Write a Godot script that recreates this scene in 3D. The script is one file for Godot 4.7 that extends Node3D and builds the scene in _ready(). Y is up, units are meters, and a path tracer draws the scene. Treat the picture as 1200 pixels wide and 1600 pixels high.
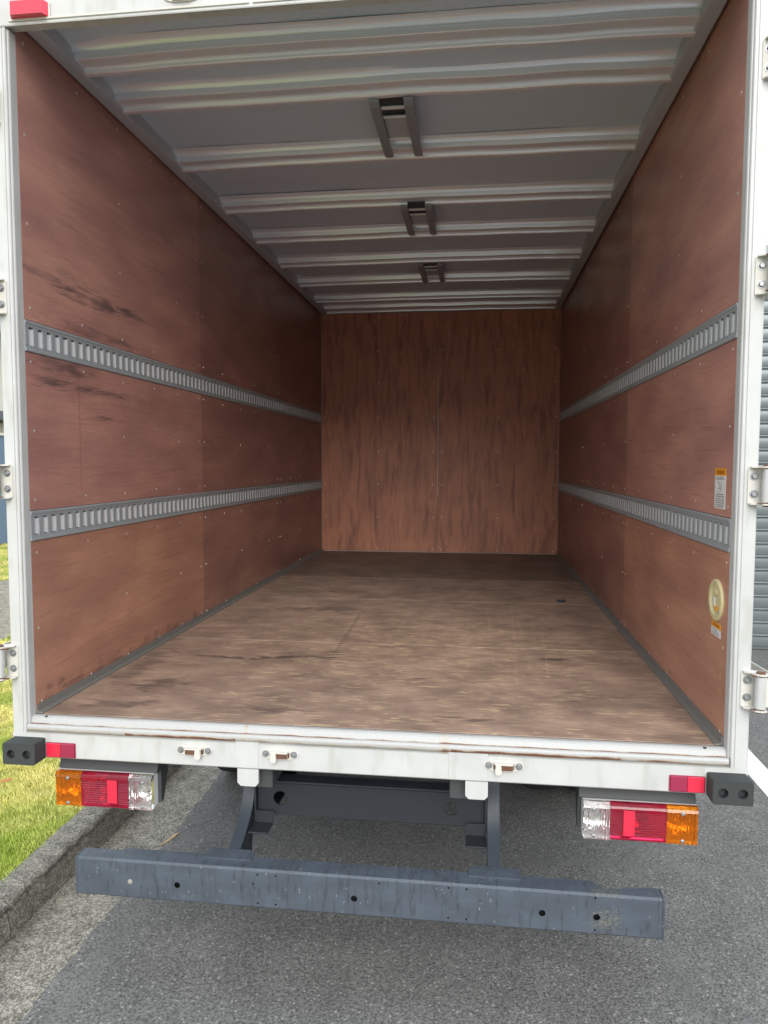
extends Node3D

const HF := 0.86          # height of the cargo floor above the road
const HW := 1.04          # half the inside width of the cargo box
const BL := 4.36          # inside length of the cargo box
const RIB_ENDS := [-0.312, -0.587, -1.145, -1.716, -2.259, -2.804, -3.348, -3.907, -4.286]
const SCREW_Z := [-0.032, -0.338, -0.632, -0.92, -1.17, -1.425, -1.497, -1.787, -2.08, -2.365, -2.665, -2.88, -2.95, -3.24, -3.53, -3.82, -4.08, -4.32]
const SEAM_Z := [0.0, -1.46, -2.915, -4.36]

var uv_o := Vector3.ZERO
var uv_u := Vector3(1, 0, 0)
var uv_v := Vector3(0, -1, 0)
var rng := RandomNumberGenerator.new()
var M := {}
var truck: Node3D


# ------------------------------------------------------------------ mesh helpers
func mesh_tool() -> SurfaceTool:
	var st := SurfaceTool.new()
	st.begin(Mesh.PRIMITIVE_TRIANGLES)
	st.set_smooth_group(-1)
	return st


func map_uv(o: Vector3, u: Vector3, v: Vector3) -> void:
	uv_o = o
	uv_u = u
	uv_v = v


func vert(st: SurfaceTool, p: Vector3) -> void:
	st.set_uv(Vector2((p - uv_o).dot(uv_u), (p - uv_o).dot(uv_v)))
	st.add_vertex(p)


func tri_n(st: SurfaceTool, a: Vector3, b: Vector3, c: Vector3, n: Vector3) -> void:
	if (c - a).cross(b - a).dot(n) < 0.0:
		vert(st, a); vert(st, c); vert(st, b)
	else:
		vert(st, a); vert(st, b); vert(st, c)


func quad_n(st: SurfaceTool, a: Vector3, b: Vector3, c: Vector3, d: Vector3, n: Vector3) -> void:
	tri_n(st, a, b, c, n)
	tri_n(st, a, c, d, n)


func add_box(st: SurfaceTool, lo: Vector3, hi: Vector3, b := 0.0) -> void:
	var c := (lo + hi) * 0.5
	var h := ((hi - lo) * 0.5).abs()
	if b <= 0.0:
		for ax in 3:
			for s in [-1.0, 1.0]:
				var n := Vector3.ZERO
				n[ax] = s
				var u := Vector3.ZERO
				var v := Vector3.ZERO
				u[(ax + 1) % 3] = h[(ax + 1) % 3]
				v[(ax + 2) % 3] = h[(ax + 2) % 3]
				var o: Vector3 = c + n * h[ax]
				quad_n(st, o - u - v, o + u - v, o + u + v, o - u + v, n)
		return
	b = minf(b, minf(h.x, minf(h.y, h.z)) * 0.98)
	var k := h - Vector3(b, b, b)
	for ax in 3:
		var a1 := (ax + 1) % 3
		var a2 := (ax + 2) % 3
		for s in [-1.0, 1.0]:
			var n := Vector3.ZERO
			n[ax] = s
			var u := Vector3.ZERO
			var v := Vector3.ZERO
			u[a1] = k[a1]
			v[a2] = k[a2]
			var o: Vector3 = c + n * h[ax]
			quad_n(st, o - u - v, o + u - v, o + u + v, o - u + v, n)
			for t in [-1.0, 1.0]:
				# edge between +-ax and +-a1, running along a2
				var n2 := Vector3.ZERO
				n2[a1] = t
				var run := Vector3.ZERO
				run[a2] = k[a2]
				var p := c
				p[ax] += s * h[ax]
				p[a1] += t * k[a1]
				var q := c
				q[ax] += s * k[ax]
				q[a1] += t * h[a1]
				quad_n(st, p - run, p + run, q + run, q - run, n + n2)
	for sx in [-1.0, 1.0]:
		for sy in [-1.0, 1.0]:
			for sz in [-1.0, 1.0]:
				tri_n(st, c + Vector3(sx * h.x, sy * k.y, sz * k.z), c + Vector3(sx * k.x, sy * h.y, sz * k.z), c + Vector3(sx * k.x, sy * k.y, sz * h.z), Vector3(sx, sy, sz))


# a closed outline in the plane (ax, ay) drawn out along dir
func add_extrusion(st: SurfaceTool, outline: PackedVector2Array, o: Vector3, ax: Vector3, ay: Vector3, dir: Vector3, caps := true, smooth := false, steps := 1) -> void:
	var turn := -1.0 if Geometry2D.is_polygon_clockwise(outline) else 1.0
	var n := outline.size()
	if smooth:
		st.set_smooth_group(1)
	for i in n:
		var a := outline[i]
		var b := outline[(i + 1) % n]
		var nn := (ax * (b.y - a.y) - ay * (b.x - a.x)) * turn
		var pa := o + ax * a.x + ay * a.y
		var pb := o + ax * b.x + ay * b.y
		for s in steps:
			var d0 := dir * (float(s) / steps)
			var d1 := dir * (float(s + 1) / steps)
			quad_n(st, pa + d0, pb + d0, pb + d1, pa + d1, nn)
	st.set_smooth_group(-1)
	if caps:
		var idx := Geometry2D.triangulate_polygon(outline)
		for e in [0, 1]:
			var off := dir * float(e)
			var nn := dir * (1.0 if e == 1 else -1.0)
			for i in range(0, idx.size(), 3):
				var q := []
				for j in 3:
					var w := outline[idx[i + j]]
					q.append(o + ax * w.x + ay * w.y + off)
				tri_n(st, q[0], q[1], q[2], nn)


# rings of radius r at height h along the axis: profile is a list of Vector2(r, h)
func add_lathe(st: SurfaceTool, base: Vector3, axis: Vector3, profile: Array, seg := 16, smooth := true) -> void:
	axis = axis.normalized()
	var u := axis.cross(Vector3.UP if absf(axis.y) < 0.9 else Vector3.RIGHT).normalized()
	var v := axis.cross(u)
	for i in profile.size() - 1:
		var a: Vector2 = profile[i]
		var b: Vector2 = profile[i + 1]
		st.set_smooth_group(i + 2 if smooth else -1)
		for k in seg:
			var t0 := TAU * k / seg
			var t1 := TAU * (k + 1) / seg
			var e0 := u * cos(t0) + v * sin(t0)
			var e1 := u * cos(t1) + v * sin(t1)
			var p0 := base + axis * a.y + e0 * a.x
			var p1 := base + axis * a.y + e1 * a.x
			var q0 := base + axis * b.y + e0 * b.x
			var q1 := base + axis * b.y + e1 * b.x
			var nn := (e0 + e1) * (b.y - a.y) - axis * 2.0 * (b.x - a.x)
			if a.x < 1e-6:
				tri_n(st, p0, q1, q0, nn)
			elif b.x < 1e-6:
				tri_n(st, p0, p1, q0, nn)
			else:
				quad_n(st, p0, p1, q1, q0, nn)
	st.set_smooth_group(-1)


func add_dome(st: SurfaceTool, p: Vector3, n: Vector3, r: float) -> void:
	add_lathe(st, p, n, [Vector2(r, 0), Vector2(r * 0.92, r * 0.3), Vector2(r * 0.5, r * 0.48), Vector2(0, r * 0.52)], 8)


func add_hex_bolt(st: SurfaceTool, p: Vector3, n: Vector3, r: float) -> void:
	add_lathe(st, p, n, [Vector2(r * 1.5, 0), Vector2(r * 1.5, r * 0.18), Vector2(r, r * 0.18)], 14, false)
	add_lathe(st, p, n, [Vector2(r, r * 0.18), Vector2(r, r * 0.75), Vector2(r * 0.82, r * 0.95), Vector2(0, r * 0.95)], 6, false)


func rounded_rect(w: float, h: float, r: float, seg := 4) -> PackedVector2Array:
	var out := PackedVector2Array()
	for c in [[w / 2 - r, h / 2 - r, 0.0], [-w / 2 + r, h / 2 - r, PI / 2], [-w / 2 + r, -h / 2 + r, PI], [w / 2 - r, -h / 2 + r, PI * 1.5]]:
		for k in seg + 1:
			var t: float = c[2] + PI / 2 * k / seg
			out.append(Vector2(c[0] + cos(t) * r, c[1] + sin(t) * r))
	return out


func part(called: String, st: SurfaceTool, m: Material, parent: Node3D = self) -> MeshInstance3D:
	st.generate_normals()
	var o := MeshInstance3D.new()
	o.name = called
	o.mesh = st.commit()
	o.material_override = m
	parent.add_child(o, true)
	return o


func share(called: String, mesh: Mesh, m: Material, parent: Node3D, at: Transform3D) -> MeshInstance3D:
	var o := MeshInstance3D.new()
	o.name = called
	o.mesh = mesh
	o.material_override = m
	o.transform = at
	parent.add_child(o, true)
	return o


func box_part(called: String, lo: Vector3, hi: Vector3, b: float, m: Material, parent: Node3D) -> MeshInstance3D:
	var st := mesh_tool()
	add_box(st, lo, hi, b)
	return part(called, st, m, parent)


func thing(called: String, label: String, category: String, at := Vector3.ZERO, group := "") -> Node3D:
	var o := Node3D.new()
	o.name = called
	add_child(o, true)
	o.position = at
	tag(o, label, category, group)
	return o


func tag(o: Node3D, label: String, category: String, group := "") -> void:
	o.set_meta("label", label)
	o.set_meta("category", category)
	if group:
		o.set_meta("group", group)


func structure(o: Node3D, label := "") -> Node3D:
	o.set_meta("kind", "structure")
	if label:
		o.set_meta("label", label)
	return o


# ------------------------------------------------------------------ textures
func noise_bytes(w: int, h: int, sd: int, freq: float, oct := 3, sx := 1.0, sy := 1.0, seamless := false) -> PackedByteArray:
	var n := FastNoiseLite.new()
	n.seed = sd
	n.noise_type = FastNoiseLite.TYPE_SIMPLEX_SMOOTH
	n.frequency = freq
	n.fractal_octaves = oct
	var nw := maxi(8, int(w / sx))
	var nh := maxi(8, int(h / sy))
	var im := n.get_seamless_image(nw, nh) if seamless else n.get_image(nw, nh)
	im.convert(Image.FORMAT_L8)
	if nw != w or nh != h:
		im.resize(w, h, Image.INTERPOLATE_CUBIC)
	return im.get_data()


func cell_bytes(w: int, h: int, sd: int, freq: float, what: int) -> PackedByteArray:
	var n := FastNoiseLite.new()
	n.seed = sd
	n.noise_type = FastNoiseLite.TYPE_CELLULAR
	n.frequency = freq
	n.fractal_type = FastNoiseLite.FRACTAL_NONE
	n.cellular_return_type = what
	n.cellular_jitter = 1.0
	var im := n.get_seamless_image(w, h, false, false, 0.06)
	im.convert(Image.FORMAT_L8)
	return im.get_data()


func picture(w: int, h: int, d: PackedByteArray) -> ImageTexture:
	return ImageTexture.create_from_image(Image.create_from_data(w, h, false, Image.FORMAT_RGB8, d))


func grey_picture(w: int, h: int, d: PackedByteArray) -> ImageTexture:
	return ImageTexture.create_from_image(Image.create_from_data(w, h, false, Image.FORMAT_L8, d))


func mark(d: PackedByteArray, w: int, h: int, x: int, y: int, c: Vector3, a: float) -> void:
	if x < 0 or y < 0 or x >= w or y >= h:
		return
	var i := (y * w + x) * 3
	d[i] = int(lerpf(d[i], c.x, a))
	d[i + 1] = int(lerpf(d[i + 1], c.y, a))
	d[i + 2] = int(lerpf(d[i + 2], c.z, a))


func scratch(d: PackedByteArray, w: int, h: int, p: Vector2, q: Vector2, c: Vector3, a: float, wide := 1) -> void:
	var n := int(maxf(absf(q.x - p.x), absf(q.y - p.y))) + 1
	var steep := absf(q.y - p.y) > absf(q.x - p.x)
	for k in n + 1:
		var t := float(k) / n
		var s := p.lerp(q, t)
		var fade := a * (0.35 + 0.65 * rng.randf())
		for j in wide:
			mark(d, w, h, int(s.x) + (j if steep else 0), int(s.y) + (0 if steep else j), c, fade)


# a stain with a ragged outline taken from a noise
func stain(d: PackedByteArray, w: int, h: int, nz: PackedByteArray, c: Vector2, r: Vector2, turn: float, col: Vector3, a: float) -> void:
	var rr := int(maxf(r.x, r.y) * 1.4)
	var cs := cos(turn)
	var sn := sin(turn)
	for y in range(maxi(0, int(c.y) - rr), mini(h, int(c.y) + rr)):
		for x in range(maxi(0, int(c.x) - rr), mini(w, int(c.x) + rr)):
			var dx := x - c.x
			var dy := y - c.y
			var u := (dx * cs + dy * sn) / r.x
			var v := (dy * cs - dx * sn) / r.y
			var e := 1.0 - (u * u + v * v) + (nz[y * w + x] - 128) / 75.0
			if e > 0.0:
				mark(d, w, h, x, y, col, a * clampf(e * 0.7, 0.0, 1.0))


func grain_line(d: PackedByteArray, w: int, h: int, p: Vector2, l: float, c: Vector3, a: float) -> void:
	var slope := rng.randf_range(-0.03, 0.03)
	var amp := rng.randf_range(0.0, 2.5)
	var wl := rng.randf_range(40.0, 120.0)
	for k in int(l):
		var t := k / l
		var y := p.y + k * slope + amp * sin(k / wl * TAU)
		mark(d, w, h, int(p.x) + k, int(y), c, a * sin(PI * t) * (0.5 + 0.5 * rng.randf()))


func sliver(d: PackedByteArray, w: int, h: int, p: Vector2, l: float, thick: int, c: Vector3, a: float) -> void:
	for j in thick:
		var off := rng.randf_range(0.0, l * 0.25)
		var n := int(l * rng.randf_range(0.6, 1.0))
		for k in n:
			mark(d, w, h, int(p.x + off) + k, int(p.y) + j, c, a * (0.6 + 0.4 * rng.randf()))


# a dark flame in the veneer: a soft upright stroke that widens and wanders
func flame_stroke(d: PackedByteArray, w: int, h: int, p: Vector2, l: float, wide: float, c: Vector3, a: float) -> void:
	var drift := rng.randf_range(-0.12, 0.12)
	var amp := rng.randf_range(0.3, 3.5)
	var wl := rng.randf_range(50.0, 140.0)
	var ph := rng.randf() * TAU
	for k in int(l):
		var t := k / l
		var half := maxf(0.6, wide * sin(PI * pow(t, 0.7)))
		var x := p.x + k * drift + amp * sin(k / wl * TAU + ph)
		for j in range(int(x - half) - 1, int(x + half) + 2):
			var e := clampf(1.0 - absf(j - x) / (half + 0.6), 0.0, 1.0)
			mark(d, w, h, j, int(p.y) + k, c, a * e * sin(PI * t))


func wall_texture(sd: int, left: bool) -> ImageTexture:
	var w := 1536
	var h := 768
	var streak := noise_bytes(w, h, sd, 0.16, 3, 22.0, 1.0)
	var fine := noise_bytes(w, h, sd + 1, 0.45, 2, 7.0, 1.0)
	var cloud := noise_bytes(w, h, sd + 2, 0.012, 4, 3.0, 1.0)
	var wave := noise_bytes(w, h, sd + 3, 0.02, 2, 3.5, 1.0)
	var speck := noise_bytes(w, h, sd + 4, 0.6, 1)
	var d := PackedByteArray()
	d.resize(w * h * 3)
	var tints := PackedFloat32Array()
	for k in 9:
		tints.append([1.05, 0.93, 0.89][k % 3] + rng.randf_range(-0.02, 0.02))
	var i := 0
	for y in h:
		var wy := 2.97 - 2.11 * y / h
		var band := 0 if wy < 1.45 else (1 if wy < 2.05 else 2)
		for x in w:
			var wz := -BL * x / w
			var sheet := 0 if wz > -1.46 else (1 if wz > -2.915 else 2)
			var k := y * w + x
			var bend := clampi(y + ((wave[k] - 128) >> 5), 0, h - 1) * w + x
			var g := 1.0 + (streak[bend] - 128) * 0.0002 + (fine[bend] - 128) * 0.0003 + (cloud[k] - 128) * 0.00045 + (speck[k] - 128) * 0.0003
			g *= tints[band * 3 + sheet]
			var warm := (cloud[k] - 128) * 0.07
			var low := (1.0 if band == 0 else 0.0) * (1.0 if sheet == 0 else 0.3)
			d[i] = clampi(int((167.0 + warm + low * 3.0) * g), 0, 255)
			d[i + 1] = clampi(int((122.0 + warm * 0.9 + low * 2.0) * g), 0, 255)
			d[i + 2] = clampi(int((111.0 + warm * 0.5 - low * 7.0) * g), 0, 255)
			i += 3
	var px := w / BL
	var py := h / 2.11
	var blot := noise_bytes(w, h, sd + 7, 0.09, 5, 6.0, 1.0)
	# thin wavy grain lines running the length of the sheets
	for k in 3200:
		var p := Vector2(rng.randf() * w, rng.randf() * h)
		grain_line(d, w, h, p, rng.randf_range(30, 150), Vector3(116, 70, 60) if k % 3 else Vector3(212, 164, 144), rng.randf_range(0.1, 0.38))
	# light knocks and scrapes
	for k in 260:
		var p := Vector2(rng.randf() * w, h * (0.3 + 0.7 * rng.randf()))
		var l := rng.randf_range(3, 22)
		var t := rng.randf_range(-0.5, 0.5)
		scratch(d, w, h, p, p + Vector2(cos(t), sin(t)) * l, Vector3(196, 158, 138), rng.randf_range(0.2, 0.65))
	for k in 110:
		var p := Vector2(rng.randf() * w, h * (0.3 + 0.7 * rng.randf()))
		scratch(d, w, h, p, p + Vector2(rng.randf_range(-30, 30), rng.randf_range(-8, 8)), Vector3(72, 44, 40), 0.3)
	var black := Vector3(70, 60, 62)
	if left:
		for s in [[-0.12, 2.25, 0.14, 0.018, 0.05, 0.5], [-0.42, 2.238, 0.26, 0.028, -0.02, 0.85], [-0.66, 2.246, 0.14, 0.014, -0.06, 0.7], [-0.3, 2.28, 0.2, 0.02, 0.1, 0.3],
				[-0.45, 2.118, 0.34, 0.022, 0.0, 0.6], [-0.18, 1.975, 0.16, 0.028, 0.0, 0.55], [-0.16, 1.918, 0.14, 0.013, 0.0, 0.9], [-0.33, 1.915, 0.09, 0.012, 0.0, 0.9],
				[-0.52, 1.914, 0.13, 0.010, 0.02, 0.75], [-0.3, 1.98, 0.14, 0.03, 0.0, 0.45], [-0.44, 1.82, 0.08, 0.006, 0.0, 0.4]]:
			stain(d, w, h, blot, Vector2(-s[0] * px, (2.97 - s[1]) * py), Vector2(s[2] * px, s[3] * py), s[4], black, s[5] * 0.55)
			for q in 26:
				var o := Vector2(-s[0] + rng.randfn(0.0, 0.55) * s[2], s[1] + rng.randfn(0.0, 0.7) * s[3])
				grain_line(d, w, h, Vector2(o.x * px, (2.97 - o.y) * py), rng.randf_range(14, 70), black, s[5] * 0.4)
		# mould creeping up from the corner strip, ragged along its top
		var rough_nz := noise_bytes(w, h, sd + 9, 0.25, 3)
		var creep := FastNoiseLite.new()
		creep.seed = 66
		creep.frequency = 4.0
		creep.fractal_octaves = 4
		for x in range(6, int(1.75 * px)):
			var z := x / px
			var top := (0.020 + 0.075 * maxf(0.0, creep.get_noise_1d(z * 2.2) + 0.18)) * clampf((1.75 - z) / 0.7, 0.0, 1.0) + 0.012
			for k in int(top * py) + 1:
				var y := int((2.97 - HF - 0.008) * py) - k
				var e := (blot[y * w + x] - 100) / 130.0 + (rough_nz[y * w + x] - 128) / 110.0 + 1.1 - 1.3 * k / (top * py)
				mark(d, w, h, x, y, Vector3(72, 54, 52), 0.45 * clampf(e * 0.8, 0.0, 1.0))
		for y in range(int((2.97 - 1.97) * py), int((2.97 - 1.55) * py)):
			mark(d, w, h, int(0.305 * px), y, Vector3(105, 62, 54), 0.35)
			mark(d, w, h, int(0.305 * px) + 1, y, Vector3(105, 62, 54), 0.2)
		for k in 2:
			var z := 0.64 + k * 0.06
			scratch(d, w, h, Vector2(z * px, (2.97 - 1.36) * py), Vector2((z + 0.004) * px, (2.97 - 1.36 + rng.randf_range(0.05, 0.16)) * py), Vector3(110, 70, 60), 0.3, 2)
	else:
		for k in 22:
			var z := rng.randf_range(0.03, 1.4)
			stain(d, w, h, blot, Vector2(z * px, (2.97 - HF - 0.012) * py), Vector2(rng.randf_range(0.02, 0.07) * px, rng.randf_range(0.006, 0.018) * py), 0.0, Vector3(70, 52, 48), 0.45)
		# pale glue rubbed on beside the rear post
		stain(d, w, h, blot, Vector2(0.045 * px, (2.97 - 1.0) * py), Vector2(0.016 * px, 0.12 * py), 0.0, Vector3(186, 150, 104), 0.6)
		stain(d, w, h, blot, Vector2(0.9 * px, (2.97 - 2.36) * py), Vector2(0.3 * px, 0.12 * py), 0.4, Vector3(126, 104, 98), 0.3)
	for s in [[0.17, 2.441, 0.22, 2.437], [1.16, 1.805, 1.27, 1.785], [0.6, 1.05, 0.635, 1.088], [0.2, 2.13, 0.235, 2.12], [1.9, 1.72, 2.0, 1.70]]:
		scratch(d, w, h, Vector2(s[0] * px, (2.97 - s[1]) * py), Vector2(s[2] * px, (2.97 - s[3]) * py), Vector3(214, 190, 176), 0.7)
	return picture(w, h, d)


func back_texture() -> ImageTexture:
	var w := 768
	var h := 768
	var streak := noise_bytes(w, h, 31, 0.08, 4, 1.0, 20.0)
	var wave := noise_bytes(w, h, 33, 0.010, 2, 1.0, 3.0)
	var fine := noise_bytes(w, h, 34, 0.5, 2, 1.0, 6.0)
	var cloud := noise_bytes(w, h, 35, 0.008, 3)
	var d := PackedByteArray()
	d.resize(w * h * 3)
	var i := 0
	for y in h:
		for x in w:
			var k := y * w + x
			var b := y * w + clampi(x + ((wave[k] - 128) >> 3), 0, w - 1)
			var g := 1.0 + (streak[b] - 128) * 0.00025 + (fine[b] - 128) * 0.0005 + (cloud[k] - 128) * 0.0006
			d[i] = clampi(int(180.0 * g), 0, 255)
			d[i + 1] = clampi(int(120.0 * g), 0, 255)
			d[i + 2] = clampi(int(92.0 * g), 0, 255)
			i += 3
	for k in 620:
		flame_stroke(d, w, h, Vector2(rng.randf() * w, rng.randf_range(-60, h)), rng.randf_range(40, 200), rng.randf_range(2.0, 11.0), Vector3(108, 64, 56), rng.randf_range(0.08, 0.4))
	for k in 160:
		flame_stroke(d, w, h, Vector2(rng.randf() * w, rng.randf_range(-60, h)), rng.randf_range(40, 220), rng.randf_range(1.0, 5.0), Vector3(208, 148, 122), rng.randf_range(0.1, 0.32))
	for k in 500:
		flame_stroke(d, w, h, Vector2(rng.randf() * w, rng.randf_range(-30, h)), rng.randf_range(20, 120), 0.6, Vector3(104, 64, 58), rng.randf_range(0.06, 0.22))
	return picture(w, h, d)


func floor_texture() -> ImageTexture:
	var w := 1024
	var h := 2048
	var streak := noise_bytes(w, h, 51, 0.2, 3, 34.0, 4.0)
	var fine := noise_bytes(w, h, 52, 0.5, 2, 14.0, 2.0)
	var fleck := noise_bytes(w, h, 53, 0.42, 3, 13.0, 2.4)
	var cloud := noise_bytes(w, h, 54, 0.006, 4, 1.0, 1.0)
	var patch := noise_bytes(w, h, 55, 0.016, 4, 1.6, 1.0)
	var d := PackedByteArray()
	d.resize(w * h * 3)
	var i := 0
	for y in h:
		var z := BL * y / h
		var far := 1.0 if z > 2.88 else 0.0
		for x in w:
			var wx := 2.08 * x / w - HW
			var k := y * w + x
			# worn by feet and pallets: across the middle, most of all round 0.9 m in
			var ex := (wx - 0.12) / 0.62
			var ez := (z - 0.95) / 0.75
			var wear := exp(-(ex * ex + ez * ez)) * 0.8 + 0.22
			var ef := (z - 0.06) / 0.16
			wear += exp(-ef * ef) * 0.35 * clampf((wx + 0.35) * 1.5, 0.0, 1.0)
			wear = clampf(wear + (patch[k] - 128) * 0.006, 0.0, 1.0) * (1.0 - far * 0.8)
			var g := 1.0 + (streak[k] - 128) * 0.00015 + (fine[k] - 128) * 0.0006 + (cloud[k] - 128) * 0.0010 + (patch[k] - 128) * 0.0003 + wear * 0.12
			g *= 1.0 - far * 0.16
			var f := clampf((fleck[k] - 196.0 + wear * 40.0) / 20.0, 0.0, 1.0) * wear
			var r := lerpf(144.0 * g, 214.0, f * 0.45)
			var gg := lerpf(122.0 * g, 184.0, f * 0.45)
			var bb := lerpf(107.0 * g, 146.0, f * 0.45)
			d[i] = clampi(int(r), 0, 255)
			d[i + 1] = clampi(int(gg), 0, 255)
			d[i + 2] = clampi(int(bb), 0, 255)
			i += 3
	var px := w / 2.08
	var pz := h / BL
	var blot := noise_bytes(w, h, 56, 0.04, 4, 2.5, 1.0)
	for s in [[0.645, 0.87, 0.075, 0.035, 0.0, 0.8], [-0.78, 0.34, 0.11, 0.07, 0.3, 0.55], [-0.82, 0.12, 0.16, 0.05, 0.0, 0.5], [0.33, 0.12, 0.12, 0.035, 0.1, 0.5], [-0.27, 0.13, 0.12, 0.04, 0.0, 0.45],
			[-0.6, 0.74, 0.26, 0.03, 0.0, 0.65], [-0.3, 0.78, 0.16, 0.03, 0.05, 0.6], [-0.25, 0.86, 0.06, 0.05, 0.2, 0.45], [0.05, 1.0, 0.2, 0.03, 0.1, 0.3], [-0.45, 1.75, 0.3, 0.06, 0.0, 0.4],
			[0.1, 0.52, 0.08, 0.02, 0.2, 0.45], [-0.95, 0.6, 0.06, 0.3, 0.0, 0.35], [0.2, 2.5, 0.4, 0.06, 0.0, 0.35], [-0.5, 2.3, 0.25, 0.05, 0.0, 0.4], [0.75, 0.4, 0.2, 0.05, 0.2, 0.25]]:
		stain(d, w, h, blot, Vector2((s[0] + HW) * px, s[1] * pz), Vector2(s[2] * px, s[3] * pz), s[4], Vector3(86, 71, 66), minf(1.0, s[5] * 1.25))
	# the dark drag mark and the pale scrapes left by trolleys
	for k in 5:
		scratch(d, w, h, Vector2((-0.25 + k * 0.004 + HW) * px, 0.85 * pz), Vector2((-0.27 + k * 0.004 + HW) * px, 1.65 * pz), Vector3(96, 80, 76), 0.4, 2)
	for s in [[-0.483, 0.415, -0.482, 1.38], [-0.375, 0.643, -0.336, 1.07], [0.544, 2.0, 0.522, 1.07], [0.645, 1.32, 0.634, 0.97], [0.634, 0.97, 0.607, 0.6], [0.198, 1.7, 0.217, 1.08], [0.495, 0.467, 0.515, 1.05],
			[-0.44, 0.8, -0.42, 1.3], [0.41, 0.8, 0.40, 1.9], [0.56, 1.2, 0.55, 1.7], [0.46, 1.3, 0.46, 1.9], [-0.02, 1.2, 0.0, 1.7], [0.1, 1.0, 0.12, 1.6], [-0.38, 1.0, -0.36, 1.6], [0.3, 1.3, 0.31, 1.8]]:
		for k in 2:
			var e := Vector2(rng.randf_range(-0.008, 0.008), rng.randf_range(-0.04, 0.04))
			scratch(d, w, h, Vector2((s[0] + e.x + HW) * px, (s[1] + e.y) * pz), Vector2((s[2] + e.x + HW) * px, s[3] * pz), Vector3(196, 170, 140), 0.55)
	# torn veneer: pale slivers where the floor is worn, dark ones elsewhere
	for k in 7000:
		var p := Vector2(rng.randf() * w, h * 0.68 * pow(rng.randf(), 0.9))
		var ex := (p.x / px - HW - 0.12) / 0.62
		var ez := (p.y / pz - 0.92) / 0.5
		var worn := exp(-(ex * ex + ez * ez)) * 1.3 + 0.06
		if p.y / pz < 0.3 and p.x / px > 0.5:
			worn += 0.35
		if rng.randf() < worn:
			sliver(d, w, h, p, rng.randf_range(8, 40), 1 + rng.randi() % 5, Vector3(222, 198, 154), rng.randf_range(0.15, 0.65))
		elif rng.randf() < 0.4:
			sliver(d, w, h, p, rng.randf_range(14, 70), 1 + rng.randi() % 4, Vector3(98, 80, 68), rng.randf_range(0.1, 0.32))
	for k in 240:
		var p := Vector2(rng.randf() * w, rng.randf() * h * 0.7)
		var t := PI / 2 + rng.randf_range(-0.35, 0.35)
		scratch(d, w, h, p, p + Vector2(cos(t), sin(t)) * rng.randf_range(20, 160), Vector3(190, 166, 138), rng.randf_range(0.1, 0.4))
	for k in 40:
		var p := Vector2(rng.randf() * w, rng.randf() * h * 0.7)
		scratch(d, w, h, p, p + Vector2(rng.randf_range(-70, 70), rng.randf_range(-14, 14)), Vector3(80, 62, 56), 0.4)
	return picture(w, h, d)


func asphalt_textures() -> Array:
	var w := 1536
	var stone := cell_bytes(w, w, 71, 0.18, FastNoiseLite.RETURN_CELL_VALUE)
	var edge := cell_bytes(w, w, 71, 0.18, FastNoiseLite.RETURN_DISTANCE)
	var grit := noise_bytes(w, w, 72, 0.35, 2, 1.0, 1.0, true)
	var cloud := noise_bytes(w, w, 73, 0.004, 4, 1.0, 1.0, true)
	var d := PackedByteArray()
	d.resize(w * w * 3)
	var hd := PackedByteArray()
	hd.resize(w * w)
	var i := 0
	for k in w * w:
		var tone := float(stone[k])
		var deep := clampf((edge[k] - 110.0) / 110.0, 0.0, 1.0)
		var v := 90.0 + tone * 0.13 + (grit[k] - 128) * 0.22 + (cloud[k] - 128) * 0.05 - deep * 38.0
		if tone > 248.0:
			v += 24.0
		d[i] = clampi(int(v), 0, 255)
		d[i + 1] = clampi(int(v * 0.99), 0, 255)
		d[i + 2] = clampi(int(v * 0.965), 0, 255)
		i += 3
		hd[k] = clampi(int(200.0 - deep * 150.0 + (tone - 128.0) * 0.22 + (grit[k] - 128) * 0.15), 0, 255)
	return [picture(w, w, d), grey_picture(w, w, hd)]


func concrete_textures() -> Array:
	var w := 1024
	var stone := cell_bytes(w, w, 81, 0.15, FastNoiseLite.RETURN_CELL_VALUE)
	var edge := cell_bytes(w, w, 81, 0.15, FastNoiseLite.RETURN_DISTANCE)
	var grit := noise_bytes(w, w, 82, 0.3, 3, 1.0, 1.0, true)
	var cloud := noise_bytes(w, w, 83, 0.01, 5, 1.0, 1.0, true)
	var moss := noise_bytes(w, w, 84, 0.045, 4, 1.0, 1.0, true)
	var d := PackedByteArray()
	d.resize(w * w * 3)
	var hd := PackedByteArray()
	hd.resize(w * w)
	var i := 0
	for k in w * w:
		var tone := float(stone[k])
		var deep := clampf((edge[k] - 120.0) / 100.0, 0.0, 1.0)
		var v := 150.0 + (tone - 128.0) * 0.30 + (grit[k] - 128) * 0.34 + (cloud[k] - 128) * 0.20 - deep * 30.0
		var black := clampf((moss[k] - 158.0) / 40.0, 0.0, 1.0) * 0.38
		v = lerpf(v, 62.0, black)
		d[i] = clampi(int(v * 1.01), 0, 255)
		d[i + 1] = clampi(int(v * 0.99), 0, 255)
		d[i + 2] = clampi(int(v * 0.93), 0, 255)
		i += 3
		hd[k] = clampi(int(170.0 - deep * 90.0 + (tone - 128.0) * 0.3 + (grit[k] - 128) * 0.4), 0, 255)
	return [picture(w, w, d), grey_picture(w, w, hd)]


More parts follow.
